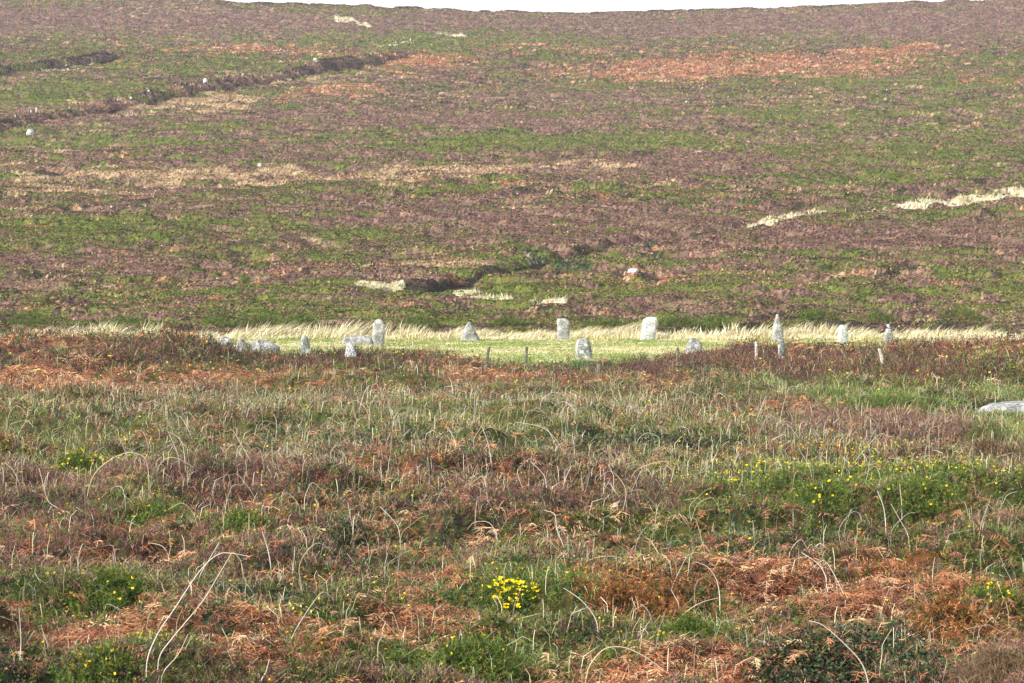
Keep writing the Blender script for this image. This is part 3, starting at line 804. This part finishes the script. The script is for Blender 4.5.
G = 'standing stones of the circle'
STONES = [
 ([(320, 375.5, 382), (323, 373, 384.5), (332, 372, 385), (341, 373, 384), (348, 374.5, 383)], 80, 'tallest blocky standing stone, flat topped, left side of the circle', M_STONE, .7, 1),
 ([(322.5, 468, 471), (327, 465.5, 474), (334, 462.5, 478), (344, 459.5, 481)], 87, 'pyramid shaped pale standing stone tapering to a point', M_STONE, .7, 2),
 ([(319, 557.5, 567.5), (322, 556.5, 569), (332, 557.5, 569.5), (342, 557, 570)], 88, 'narrow upright pale stone with flat top behind the short lichened stone', M_STONE, .8, 3),
 ([(338.5, 578.5, 588), (342, 576.5, 590), (352, 575.5, 592), (362, 574.5, 593)], 67.8, 'short stout lichened stone nearest the camera in the middle of the circle', M_LICH, .8, 4),
 ([(317.5, 647, 657), (319.5, 643.5, 657.5), (330, 641.5, 656.5), (341, 640, 655)], 88.5, 'bright white square standing stone leaning slightly right', M_WHITE, .6, 5),
 ([(315, 776.5, 778), (320, 775, 780), (328, 773, 782.5), (341, 771.5, 784)], 87, 'tall sharply pointed standing stone, tallest on the right side', M_STONE, .8, 6),
 ([(325.5, 840, 844.5), (329, 838.5, 847), (337, 838, 848), (343.5, 838, 848.5)], 84, 'round topped pale stone between the sharp pointed stone and the one with a bird', M_WHITE, .7, 7),
 ([(329, 886, 891), (333, 885, 893), (338, 884, 893.5), (345, 883, 894)], 84, 'low stone with a small bird perched on top, furthest right of the circle', M_STONE, .7, 8),
 ([(335, 302.5, 305.5), (338, 301, 308), (345, 299.5, 310), (353, 300, 311.5)], 71, 'small pointed leaning stone, left of the circle', M_LICH, .7, 9),
 ([(340, 779.5, 783.5), (345, 778, 785), (358, 778.5, 785)], 60, 'small thin mottled stone just in front of the sharp pointed stone', M_LICH, .8, 10),
 ([(338, 691, 695), (341, 689, 700), (346, 687, 702), (350, 686, 702)], 70, 'low grey block half hidden by heather right of the white stone', M_GREY, .8, 11),
 ([(343.5, 347.5, 351.5), (347, 346, 354), (355, 344.5, 357)], 62.5, 'small white low stone in front of the tall blocky stone', M_WHITE, .8, 12),
 ([(335.5, 350, 362), (338, 343, 371), (341.5, 342, 373)], 83, 'long flat grey fallen stone left of the tall blocky stone', M_GREY, .5, 13),
]
for rows, d, label, m, th, sd_ in STONES:
    loft_stone('standing_stone' if 'fallen' not in label else 'fallen_stone', rows, d, label, 'standing stone' if 'fallen' not in label else 'fallen stone', m, th, group=G, seed=sd_, amp=.06, cube=(4.5 if 'square' in label or 'blocky' in label or 'narrow' in label else 2.8))
for rows, d, label, m in [
    ([(336.5, 222, 227), (339, 218, 231), (343, 218, 233)], 71, 'greenish low boulder at the left end of the boulder heap', M_LICH),
    ([(339.5, 239, 243), (343, 235.5, 247), (348, 235, 249)], 70, 'pale low boulder in the middle of the boulder heap', M_STONE),
    ([(340, 256, 262), (342.5, 252, 272), (347, 250, 280)], 71, 'broad grey boulder at the right end of the boulder heap', M_GREY)]:
    loft_stone('boulder', rows, d, label, 'boulder', m, .9, group='boulder heap left of the circle', seed=d, amp=.09, cube=2.3)
loft_stone('boulder', [(402, 1001, 1030), (403.5, 991, 1044), (407, 983, 1052), (412, 978, 1056)], 42, 'smooth grey boulder half buried in grass at the right edge', 'boulder', M_GREY, .9, seed=31, amp=.06, cube=2.3)
def rock(px, py, w, h, label, mat=M_WHITE, group='white boulders scattered on the hillside'):
    x, y = at(px, py)
    z = float(groundz(np.array([x]), np.array([y - .3]))[0]); ppy = float(proj(x, y, z)[1])
    loft_stone('boulder', [(ppy - h, px - w * .22, px + w * .30), (ppy - h * .6, px - w * .42, px + w * .45), (ppy + 1, px - w * .5, px + w * .5)], y - .4, label, 'boulder', mat, .8, group=group, seed=px, amp=.1, cube=2.3)
for r in [(31, 134, 10, 9, 'bright white boulder at the far left below the two gate posts'), (13, 124, 5, 5, 'small white boulder left of the bright one, near the left edge'),
          (17, 118, 3, 2.5, 'tiny pale boulder above the small white one at the left edge'), (633, 273, 13, 5, 'long white boulder on the heather above the narrow upright stone'),
          (204, 179, 9, 3.5, 'flat white boulder in the tan grass streak, left hillside'), (260, 166, 5, 2.5, 'tiny white boulder above the tan grass streak'),
          (206, 194, 5, 3, 'tiny white boulder just below the tan grass streak'), (41, 218, 4, 3.5, 'tiny white boulder on the lower left hillside'),
          (686, 102, 4, 2.5, 'tiny white boulder on the heather below the rusty bracken band'), (385, 152, 4, 2, 'tiny pale boulder on the middle of the hillside'),
          (112, 210, 3, 2, 'tiny grey boulder below the left end of the tan streak')]:
    rock(r[0], r[1], r[2] * .85, r[3] * .75, r[4])

# ------------------------------------------------------------------ posts
def post(px, yt, yb, w, d, label, lean_px=0, mat=M_WOOD, group='fence posts in front of the circle', name='fence_post', cat='fence post'):
    B = atd(px, yb, d); T = atd(px + lean_px, yt, d); mpp = d / F
    hw = w * mpp / 2; V = []; na = 8
    lv = [-.35, 0, .15, .3, .45, .6, .75, .9, .97, 1.0]
    for t in lv:
        c = Vector(T - B) * t
        r = hw * (1.06 - .12 * max(t, 0)) * (.82 if t == 1 else 1)
        for j in range(na):
            a = 2 * math.pi * (j + .5) / na
            q = Vector((math.copysign(abs(math.cos(a)) ** .6, math.cos(a)), math.copysign(abs(math.sin(a)) ** .6, math.sin(a)), 0))
            n = 1 + .14 * mnoise.noise(Vector((j * 1.3, t * 4, px)))
            V.append(c + q * r * n + Vector((0, 0, (.012 * math.sin(a * 2 + px)) if t == 1 else 0)))
    f = [(l * na + j, l * na + (j + 1) % na, (l + 1) * na + (j + 1) % na, (l + 1) * na + j) for l in range(len(lv) - 1) for j in range(na)]
    f.append(tuple(range((len(lv) - 1) * na, len(lv) * na)))
    me = bpy.data.meshes.new(name); me.from_pydata([tuple(v) for v in V], [], f); me.update(); me.materials.append(mat)
    o = bpy.data.objects.new(name, me); COL.objects.link(o); o.location = B
    tag(o, label, cat, group)
post(486, 347, 366, 3.2, 63, 'weathered fence post leaning right, leftmost in front of the circle', 3)
post(526, 347, 364, 2.6, 65.5, 'dark fence post on the straw grass between the pyramid stone and the stout stone', .8)
post(599, 360, 379, 4.0, 57, 'thick grey fence post just right of the stout lichened stone', .3)
post(677.5, 348, 364, 2.8, 58, 'thin fence post by the low grey block', 0)
post(756.5, 342, 355, 2.8, 58.5, 'pale short fence post left of the small mottled stone', -.6, M_WOODP)
post(884, 349, 367, 3.8, 56, 'bleached leaning fence post below the stone with the bird', -4.5, M_WOODP)
post(413.5, 342, 349, 1.4, 78, 'short thin white stake right of the tall blocky stone', -.9, M_WOODP, None, 'stake', 'stake')
gx, gy = at(30, 121)
post(31, 110, 120.5, 1.9, gy - .5, 'pale upright gate post on the left hillside, left one of the pair', 0, M_WHITE, 'gate posts on the left hillside', 'gate_post', 'gate post')
post(36.4, 107.5, 118.5, 1.7, gy + 4, 'pale upright gate post on the left hillside, right one of the pair', 0, M_WHITE, 'gate posts on the left hillside', 'gate_post', 'gate post')

# ------------------------------------------------------------------ hedge banks on the hill
def hedge_bank(name, pts, hpx, label, stones, kinds=(0, 7, 1), dens=2600):
    W = [at(*p) for p in pts]
    o0 = W[len(W) // 2]; z0 = float(base(np.array([o0[0]]), np.array([o0[1]]))[0])
    root = thing(name, (o0[0], o0[1], z0), label, 'hedge bank')
    org = np.array([o0[0], o0[1], z0])
    # resample the run
    P = np.array(W); seg = np.r_[0, np.cumsum(np.hypot(*np.diff(P, axis=0).T))]
    n = int(seg[-1] / .8); t = np.linspace(0, seg[-1], n)
    cx = np.interp(t, seg, P[:, 0]); cy = np.interp(t, seg, P[:, 1])
    hh = hpx * cy / F * (.45 + .9 * sstep(.25, .75, fbm(t / 4, t * 0, 88, 2))) * np.where(512 + F * cx / cy < 95, .45, 1) * np.minimum(1, np.minimum(np.arange(n), n - 1 - np.arange(n)) / 4)
    prof = [(-1.3, -.1), (-.95, .45), (-.45, .92), (0, 1), (.45, .9), (.95, .4), (1.3, -.1)]
    tx = np.gradient(cx); ty = np.gradient(cy); L = np.hypot(tx, ty); nx, ny = ty / L, -tx / L
    s = np.sign(-ny + 1e-9) * -1
    V = []
    for a, b in prof:
        X = cx + nx * a * 1.1; Y = cy + ny * a * 1.1
        Z = base(X, Y) + .3 + hh * b + .18 * vnoise(X * 1.5, Y * 1.5, 91) - .35 * (b < 0)
        V.append(np.stack([X, Y, Z], 1))
    V = np.stack(V, 1)                                   # n, 7, 3
    C = np.stack([pick(0, n, .2)] * 7, 1)
    acc = Acc(); acc.V.append((V.reshape(-1, 3) - org).astype(np.float32)); acc.C.append(C.reshape(-1, 3).astype(np.float32)); acc.n = n * 7
    i = (np.arange(n - 1)[:, None] * 7 + np.arange(6)[None, :]).ravel()
    acc.L.append(np.stack([i, i + 1, i + 8, i + 7], 1).ravel()); acc.T.append(np.full(len(i), 4))
    acc.build('earth_bank', M_GROUND, root, smooth=True)
    # shrubby growth on it
    m = dens; ii = rng.integers(0, n - 1, m); jj = rng.uniform(0, 5.99, m); j0 = jj.astype(int); f = (jj - j0)[:, None]
    Q = V[ii, j0] * (1 - f) + V[ii, j0 + 1] * f + rng.normal(size=(m, 3)) * .12 - org
    g = Acc()
    ks = np.array(kinds)[(vnoise(t[ii] / 3.5, t[ii] * 0, 93) * .999 * len(kinds)).astype(int)]
    Cc = np.zeros((m, 3))
    for k in set(kinds): Cc[ks == k] = pick(k, (ks == k).sum(), .25)
    D = rdir(m, .5); l = rng.uniform(.15, .5, m)
    strips(g, Q, Q + D * l[:, None] * .5, Q + D * l[:, None] + rng.normal(size=(m, 3)) * .05, np.full(m, .2) * rng.uniform(.5, 1.3, m), Cc)
    g.build('shrub_growth', M_LEAF, root)
    for sx, sw, sh in stones:
        # stones showing on the crest
        qx = 512 + F * cx / cy; i = int(np.argmin(abs(qx - sx)))
        c = V[i, 3] + np.array([0, -.25, .0]); r = sw * c[1] / F / 2; hz = sh * c[1] / F
        rr = Acc(); na = 10; ring = []
        vv = []
        for lv, sc in ((-.5, .8), (0, 1), (.6, .85), (1, .45)):
            for a in range(na):
                th = 2 * math.pi * a / na; q = 1 + .25 * mnoise.noise(Vector((a * .9, lv, sx)))
                vv.append((r * sc * q * math.cos(th), r * .8 * sc * q * math.sin(th), hz * lv))
        fs = [(l_ * na + a, l_ * na + (a + 1) % na, (l_ + 1) * na + (a + 1) % na, (l_ + 1) * na + a) for l_ in range(3) for a in range(na)] + [tuple(range(3 * na, 4 * na))]
        me = bpy.data.meshes.new('stone'); me.from_pydata(vv, [], fs); me.update(); me.materials.append(M_WHITE)
        so = bpy.data.objects.new('stone', me); COL.objects.link(so); so.parent = root; so.location = c - org
    return root
hedge_bank('hedge_bank', [(-40, 138), (0, 129), (40, 121), (80, 115), (110, 108), (140, 104), (166, 98), (195, 93), (212, 91), (246, 84), (280, 79), (316, 71), (342, 68), (382, 61), (410, 56)],
           4.8, 'long dark overgrown stone hedge bank climbing the left hillside', [(131, 4, 2), (164, 4, 3), (208, 5, 4), (317, 5, 3), (150, 3, 2), (244, 3, 2), (118, 3, 2), (372, 4, 2)], (0, 7, 1, 2, 0, 7, 3), 8000)
hedge_bank('hedge_bank', [(-30, 78), (0, 74), (30, 71), (60, 66), (90, 62), (112, 58)],
           5, 'short dark green hedge bank above the gate posts at the upper left', [(60, 3, 1.5)], (1, 7, 1), 3600)

# ------------------------------------------------------------------ the bird on the stone
def bird():
    d = 84.0; mpp = d / F
    foot = atd(888.5, 328.9, d)
    root = thing('magpie', foot, 'small black and white bird with blue wings perched on the rightmost stone', 'bird')
    # body: spine from tail base up to the head and the beak (side on, facing left)
    sp = [((.085, 0, .035), .012), ((.06, 0, .05), .030), ((.03, 0, .075), .048), ((0, 0, .105), .058), ((-.018, 0, .14), .050), ((-.028, 0, .168), .036),
          ((-.036, 0, .190), .036), ((-.048, 0, .205), .030), ((-.062, 0, .206), .012), ((-.085, 0, .200), .005), ((-.095, 0, .196), .001)]
    a = Acc(); na = 10; n = len(sp)
    V = []; C = []
    for i, (c, r) in enumerate(sp):
        p0 = Vector(sp[max(0, i - 1)][0]); p1 = Vector(sp[min(n - 1, i + 1)][0]); t = (p1 - p0).normalized()
        s = Vector((0, 1, 0)); u = t.cross(s).normalized()
        for j in range(na):
            th = 2 * math.pi * j / na
            q = Vector(c) + s * math.cos(th) * r + u * math.sin(th) * r
            V.append(tuple(q))
            black = i >= 5 or i <= 0 or (math.sin(th) * (1 if u.x > 0 else -1) > .75)
            C.append((.015, .015, .02) if black else (.85, .85, .85))
    acc = Acc(); acc.V.append(np.array(V, np.float32)); acc.C.append(np.array(C, np.float32)); acc.n = len(V)
    L = []
    for i in range(n - 1):
        for j in range(na): L += [i * na + j, i * na + (j + 1) % na, (i + 1) * na + (j + 1) % na, (i + 1) * na + j]
    acc.L.append(np.array(L)); acc.T.append(np.full((n - 1) * na, 4))
    acc.build('body', M_FEATHER, root, smooth=True)
    blue = np.array([[.05, .16, .50]])
    for sy in (-1, 1):
        w = Acc()
        P = np.array([[[-.01, .052 * sy, .145], [.035, .056 * sy, .125], [.10, .030 * sy, .045], [.045, .054 * sy, .062], [.0, .058 * sy, .10],
                       [-.01, .044 * sy, .145], [.035, .046 * sy, .125], [.10, .022 * sy, .045], [.045, .042 * sy, .062], [.0, .046 * sy, .10]]])
        w.add(P, blue, [(0, 1, 2, 3, 4), (9, 8, 7, 6, 5), (0, 5, 6, 1), (1, 6, 7, 2), (2, 7, 8, 3), (3, 8, 9, 4), (4, 9, 5, 0)])
        w.build('wing', M_FEATHER, root)
        l = Acc()
        x0 = .01
        q = [[x0 - .004, .02 * sy - .004, .07], [x0 + .004, .02 * sy - .004, .07], [x0 + .004, .02 * sy + .004, .07], [x0 - .004, .02 * sy + .004, .07]]
        b = [[v[0] - .005, v[1], -.01] for v in q]
        l.add(np.array([q + b]), np.array([[.02, .02, .02]]), [(0, 1, 5, 4), (1, 2, 6, 5), (2, 3, 7, 6), (3, 0, 4, 7), (4, 5, 6, 7)])
        t_ = [[x0 - .03, .02 * sy - .01, .004], [x0 + .02, .02 * sy - .003, .004], [x0 + .02, .02 * sy + .003, .004], [x0 - .03, .02 * sy + .01, .004]]
        t2 = [[v[0], v[1], -.004] for v in t_]
        l.add(np.array([t_ + t2]), np.array([[.02, .02, .02]]), [(0, 1, 2, 3), (7, 6, 5, 4), (0, 4, 5, 1), (1, 5, 6, 2), (2, 6, 7, 3), (3, 7, 4, 0)])
        l.build('leg', M_FEATHER, root)
    t = Acc()
    P = [[.07, -.014, .045], [.07, .014, .045], [.20, .020, -.035], [.20, -.020, -.035], [.07, -.014, .035], [.07, .014, .035], [.20, .020, -.041], [.20, -.020, -.041]]
    t.add(np.array([P]), np.array([[.03, .08, .25]]), [(0, 1, 2, 3), (7, 6, 5, 4), (0, 4, 5, 1), (1, 5, 6, 2), (2, 6, 7, 3), (3, 7, 4, 0)])
    t.build('tail', M_FEATHER, root)
bird()

# ------------------------------------------------------------------ single dead stems
def tube(name, pts, r0, r1, color, origin, parent=None):
    pts = [Vector(p) for p in pts]
    # Catmull-Rom smoothing
    Q = []
    for i in range(len(pts) - 1):
        p0 = pts[max(0, i - 1)]; p1 = pts[i]; p2 = pts[i + 1]; p3 = pts[min(len(pts) - 1, i + 2)]
        for k in range(4):
            t = k / 4
            Q.append(.5 * ((2 * p1) + (p2 - p0) * t + (2 * p0 - 5 * p1 + 4 * p2 - p3) * t * t + (3 * p1 - p0 - 3 * p2 + p3) * t ** 3))
    Q.append(pts[-1])
    n = len(Q); na = 5; V = []; C = []
    for i, q in enumerate(Q):
        t = (Q[min(n - 1, i + 1)] - Q[max(0, i - 1)]).normalized()
        s = t.cross(Vector((.1, 1, .05))).normalized(); u = t.cross(s)
        f = i / (n - 1); r = r0 + (r1 - r0) * f
        for j in range(na):
            a = 2 * math.pi * j / na
            V.append(tuple(q + (s * math.cos(a) + u * math.sin(a)) * r - Vector(origin)))
            m = .9 + .2 * mnoise.noise(q * 9)
            C.append(tuple(c * m for c in color))
    acc = Acc(); acc.V.append(np.array(V, np.float32)); acc.C.append(np.array(C, np.float32)); acc.n = len(V)
    L = []
    for i in range(n - 1):
        for j in range(na): L += [i * na + j, i * na + (j + 1) % na, (i + 1) * na + (j + 1) % na, (i + 1) * na + j]
    acc.L.append(np.array(L)); acc.T.append(np.full((n - 1) * na, 4))
    o = acc.build(name, M_DRY, parent, smooth=True)
    if parent is None: o.location = origin
    return o

PALE = lin(234, 228, 210); CREAM = lin(216, 202, 166); DARK = lin(92, 48, 44); GREY = lin(190, 182, 168)
STEMS = [ # points from the root to the tip, colour, radius px, label
 ([(147, 662), (157.7, 634), (174.4, 609), (199.5, 571.4), (218, 554.6), (233, 553.6), (250, 556.7)], PALE, .85, 'long pale stem with a bent over tip, left one of the leaning pair'),
 ([(158.7, 660), (172.3, 638.3), (201.6, 602.8), (218.3, 575.6), (232, 552.6)], PALE, .85, 'long straight pale stem leaning right, right one of the leaning pair'),
 ([(198.5, 580), (209, 560), (219.4, 542)], PALE, .7, 'short pale stick crossing the top of the leaning pair'),
 ([(271, 568), (268, 550), (262, 531)], PALE, .9, 'upright white stem standing alone right of the leaning pair'),
 ([(292.6, 572), (294, 560), (295, 546)], PALE, .6, 'thin upright stem right of the lone white stem'),
 ([(261, 684), (266, 672), (269.5, 659)], PALE, .9, 'short white stem leaning right at the bottom edge, left of centre'),
 ([(585, 690), (587, 675), (590.6, 664.4), (603, 650), (617.6, 646.8), (632, 650), (650, 660), (664, 671), (680, 688)], CREAM, 1.0, 'large cream stem making a full arch at the bottom edge right of centre'),
 ([(720, 604), (719, 590), (715.7, 578), (707.6, 567), (696, 562)], PALE, .75, 'white stem hooked over to the left, right of centre'),
 ([(669.8, 633), (684, 614), (700.4, 603), (718, 598)], CREAM, .8, 'cream stem curving right under the hooked white stem'),
 ([(598, 630), (594, 616), (581.6, 600.5), (563.6, 588)], PALE, .8, 'pale stem curving left over the orange brown heather'),
 ([(658, 628), (650, 614), (645, 607), (640, 604)], PALE, .75, 'short pale stem bending left right of the orange brown heather'),
 ([(641, 625), (639, 610), (635.6, 596)], PALE, .6, 'short upright pale stem right of the orange brown heather'),
 ([(678.8, 606), (675, 597), (670.7, 588.8)], PALE, .6, 'small pale stick left of the cream curving stem'),
 ([(828.4, 598), (826.5, 584), (825.4, 575.6), (818, 563.7), (801.6, 552.5)], PALE, .9, 'white stem arching left on the right side, above the bracken'),
 ([(869, 688), (862.5, 664.7), (847.7, 647), (824, 626), (809, 620.8)], PALE, 1.1, 'thick white stem arching left at the bottom right'),
 ([(880, 672), (882, 655), (883, 644), (892, 629)], CREAM, .7, 'thin cream stem beside the thick white arching stem'),
 ([(920, 688), (916, 658.8), (910, 632), (886, 609.8), (867, 587.5)], DARK, 1.0, 'dark red bramble stem leaning left, lower right'),
 ([(1013, 586), (1005, 568), (997.6, 550)], GREY, .6, 'thin grey stem leaning left near the right edge'),
 ([(87, 498), (94, 475), (108.6, 461), (127, 452.8), (143.4, 456.9), (148.6, 473), (149, 504)], CREAM, .65, 'wide cream arch of stem over the gorse on the left'),
 ([(179.3, 471), (178, 454.8), (168, 431)], PALE, .65, 'forked white stem on the left, left prong'),
 ([(185.5, 469), (182, 442.5), (170, 432)], PALE, .55, 'forked white stem on the left, right prong'),
 ([(154.7, 476), (164, 460), (176, 458), (193, 467)], CREAM, .55, 'small cream arch just right of the wide left arch'),
 ([(65.6, 514), (49, 502), (43, 483.5), (39, 468)], PALE, .6, 'pale kinked stem at the far left under the flowering gorse'),
 ([(23, 486), (22, 470), (21.5, 456)], CREAM, .5, 'upright thin stem near the left edge'),
 ([(20, 486), (13, 470), (3, 462)], CREAM, .5, 'thin stem bending left at the left edge'),
 ([(169, 558), (162, 546), (148.6, 543)], PALE, .7, 'short hooked pale stem below the dark gorse twins'),
 ([(199, 535), (193.6, 514), (182, 503), (168, 510)], CREAM, .55, 'small hooped stem behind the right dark gorse twin'),
 ([(886, 533), (884, 509), (877.5, 491)], PALE, .75, 'upright pale stem, left one of the split group on the right'),
 ([(902, 510), (901, 497), (899.7, 484)], PALE, .55, 'upright pale stem, tallest of the split group on the right'),
 ([(908.6, 537), (900, 520), (891, 504)], PALE, .55, 'pale stem leaning left, lowest of the split group on the right'),
 ([(865.5, 486), (870, 453), (857.5, 437.7)], GREY, .5, 'thin kinked grey stem above the flowering gorse on the right'),
 ([(562, 450), (553, 436), (540, 426.6), (515, 422)], PALE, .6, 'long pale stem arching left in the centre distance'),
 ([(491, 462), (488, 443), (482, 426.6)], PALE, .55, 'pale stem curving up left of the centre'),
 ([(547, 493), (544, 475.4), (531, 462)], PALE, .7, 'hooked pale stem in the centre'),
 ([(400, 548), (397.7, 526.5), (380, 506.5)], PALE, .6, 'pale stem bending left, left of the centre'),
 ([(582, 566), (602, 556.7), (624, 559.8), (633, 577)], CREAM, .6, 'low cream arch above the orange brown heather'),
 ([(568.6, 560), (568, 545), (567.7, 533)], PALE, .5, 'thin upright stem above the low cream arch'),
 ([(564, 557), (556, 548), (548.6, 540)], PALE, .55, 'short slanting stem left of the thin upright one in the centre'),
 ([(353, 533), (350, 515), (348, 502)], PALE, .6, 'upright short white stem left of the centre'),
 ([(562, 493), (566, 478), (571, 466.6)], PALE, .55, 'pale stem leaning right beside the hooked one in the centre'),
 ([(146, 632), (151, 610), (160, 592)], CREAM, .5, 'thin forked twig behind the leaning pair'),
 ([(20, 660), (21, 640), (19, 608)], PALE, .6, 'thin upright white stem at the lower left edge'),
 ([(48, 648), (44, 635), (41, 625)], PALE, .6, 'short white stick right of the upright stem at the lower left'),
 ([(60, 646), (60, 635), (57, 625)], PALE, .6, 'forked short white stick, lower left'),
 ([(162, 676), (178, 655), (188, 634)], PALE, .7, 'pale stick leaning right below the leaning pair'),
]
def stem(pts, color, rpx, label, name='dead_stem'):
    px, py = pts[0]
    x, y = at(px, min(py, 682))
    gz = float(groundz(np.array([x]), np.array([y]))[0]); zb = float(base(np.array([x]), np.array([y]))[0])
    # the root stands where the plants' surface is seen at this row
    for _ in range(6):
        qy = float(proj(x, y, gz)[1]); y = y * (1 + (qy - py) * .004 * -1 * -1) if False else y
    # march to the canopy surface
    ysr = np.arange(11, 70, .05); B = np.array([atd(px, py, v) for v in ysr])
    g = groundz(B[:, 0], B[:, 1]); kk = np.nonzero(g >= B[:, 2])[0]
    y = float(ysr[kk[0]]) if len(kk) else y
    y = y - .1
    mpp = y / F
    tilt = random.uniform(-.25, .25)
    W = []
    for i, (a, b) in enumerate(pts):
        p = atd(a, b, y)
        dz = p[2] - atd(px, py, y)[2]
        W.append(atd(a, b, y + tilt * dz))
    B0 = Vector(W[0]); root = B0 + Vector((0, .02, -.2))
    W = [root] + [Vector(w) for w in W]
    o = tube(name, W, rpx * mpp * .8, rpx * mpp * .4, color, root)
    tag(o, label, 'dead stem' if color is not DARK else 'bramble stem')
for pts, c, r, l in STEMS:
    stem(pts, c, r, l, 'bramble_cane' if c is DARK else 'dead_stem')

# the many alike stems: a few shapes, copied
protos = []
for i in range(26):
    h = random.uniform(.16, .46); b = random.uniform(-.3, .3) if i < 9 else random.choice([-1, 1]) * random.uniform(.3, 1.1) * h
    dr = random.uniform(.0, .45) * h if i >= 9 else 0
    pts = [(0, 0, -.15), (0, 0, 0), (b * .12, 0, h * .5), (b * .45, .03, h * .88), (b * .8, .05, h * .97 - dr * .3), (b, .06, h - dr)]
    if i < 9: pts = [(0, 0, -.15), (0, 0, 0), (b * .1, 0, h * .4), (b * .25, .0, h * .8), (b * .3, .01, h)]
    pts = pts[:2] + [tuple(c + random.uniform(-.028, .028) for c in q) for q in pts[2:]]
    o = tube('dead_stem', pts, (.0034), .0015, random.choice([PALE, CREAM, GREY]), (0, 0, 0))
    protos.append(o)
k = 0; used = set()
NST = 240
while k < NST:
    py = random.choice([random.uniform(395, 500), random.uniform(395, 600), random.uniform(400, 676)])
    px = random.uniform(4, 1020)
    if py > 560 and random.random() < .4: continue
    if random.random() > .35 + .9 * float(vnoise(px / 60, py / 18, 301)): continue
    x, y = at(px, py)
    x += random.uniform(-.05, .05)
    z = float(groundz(np.array([x]), np.array([y]))[0])
    i = random.randrange(26)
    src = protos[i]
    o = src if i not in used else src.copy()
    if i in used: COL.objects.link(o)
    used.add(i)
    s = random.uniform(.6, 1.25) * (y / 26) ** .25
    o.location = (x, y, z + .03)
    o.rotation_euler = (0, random.uniform(-.35, .35), random.choice([0, math.pi]) + random.uniform(-.7, .7))
    o.scale = (s * (y / 26) ** .3,) * 2 + (s,)
    o['group'] = 'thin dead stems arching over the near heath'
    o['category'] = 'dead stem'
    o['label'] = 'one of the many thin pale dead stems sticking up all over the near heath'
    k += 1
for i, o in enumerate(protos):
    if i not in used: bpy.data.objects.remove(o)
# beyond those, the uncounted fine ones
a = Acc(); n = 5000
x, y = sample(n, 14, 60)
x2, y2 = sample(9000, 26, 50); x = np.r_[x, x2]; y = np.r_[y, y2]; n = len(x)
keep = rng.uniform(size=n) < .25 + .9 * vnoise(x / 2.5, y / 4, 303)
x, y = x[keep], y[keep]; n = len(x)
P = np.stack([x, y, groundz(x, y)], 1); az = hside(n); L = rng.uniform(.10, .30, n) * (y / 22) ** .45
bd = rng.uniform(.1, 1.7, n); up = np.array([[0, 0, 1.0]])
C = pick(4, n, .15)
wd = .0045 * (y / 22) ** .55
P1 = P + up * (L * .55)[:, None] + az * (L * bd * .12)[:, None]
P2 = P + up * (L * (.95 - .18 * bd))[:, None] + az * (L * bd * .5)[:, None]
P3 = P + up * (L * (1.0 - .5 * bd))[:, None] + az * (L * bd * 1.0)[:, None]
S = np.cross(az, up); S = unit(S + rng.normal(size=S.shape) * .3) * wd[:, None] / 2
V = np.stack([P - S, P + S, P1 + S, P1 - S, P2 + S * .8, P2 - S * .8, P3], 1)
a.add(V, C, [(0, 1, 2, 3), (3, 2, 4, 5), (5, 4, 6)])
tag(a.build('fine_stalks', M_DRY), 'countless fine pale stalks between the bigger dead stems', 'stalks', kind='stuff')

# ------------------------------------------------------------------ thin haze over the moor
me = bpy.data.meshes.new('haze')
X0, X1, Y0, Y1, Z0, Z1 = -2200, 2200, -800, 2600, -60, 75
v = [(a, b, c) for c in (Z0, Z1) for a, b in ((X0, Y0), (X1, Y0), (X1, Y1), (X0, Y1))]
me.from_pydata(v, [], [(3, 2, 1, 0), (4, 5, 6, 7), (0, 1, 5, 4), (1, 2, 6, 5), (2, 3, 7, 6), (3, 0, 4, 7)]); me.update()
hm = bpy.data.materials.new('haze_air'); hm.use_nodes = True
nt = hm.node_tree; nt.nodes.clear()
out = nt.nodes.new('ShaderNodeOutputMaterial'); pv = nt.nodes.new('ShaderNodeVolumePrincipled')
pv.inputs['Color'].default_value = (.84, .88, 1.0, 1); pv.inputs['Density'].default_value = 0.00024
pv.inputs['Anisotropy'].default_value = .0
nt.links.new(pv.outputs[0], out.inputs['Volume'])
me.materials.append(hm)
hz = bpy.data.objects.new('haze', me); COL.objects.link(hz)
tag(hz, 'thin pale autumn haze over the moor', 'haze', kind='stuff')
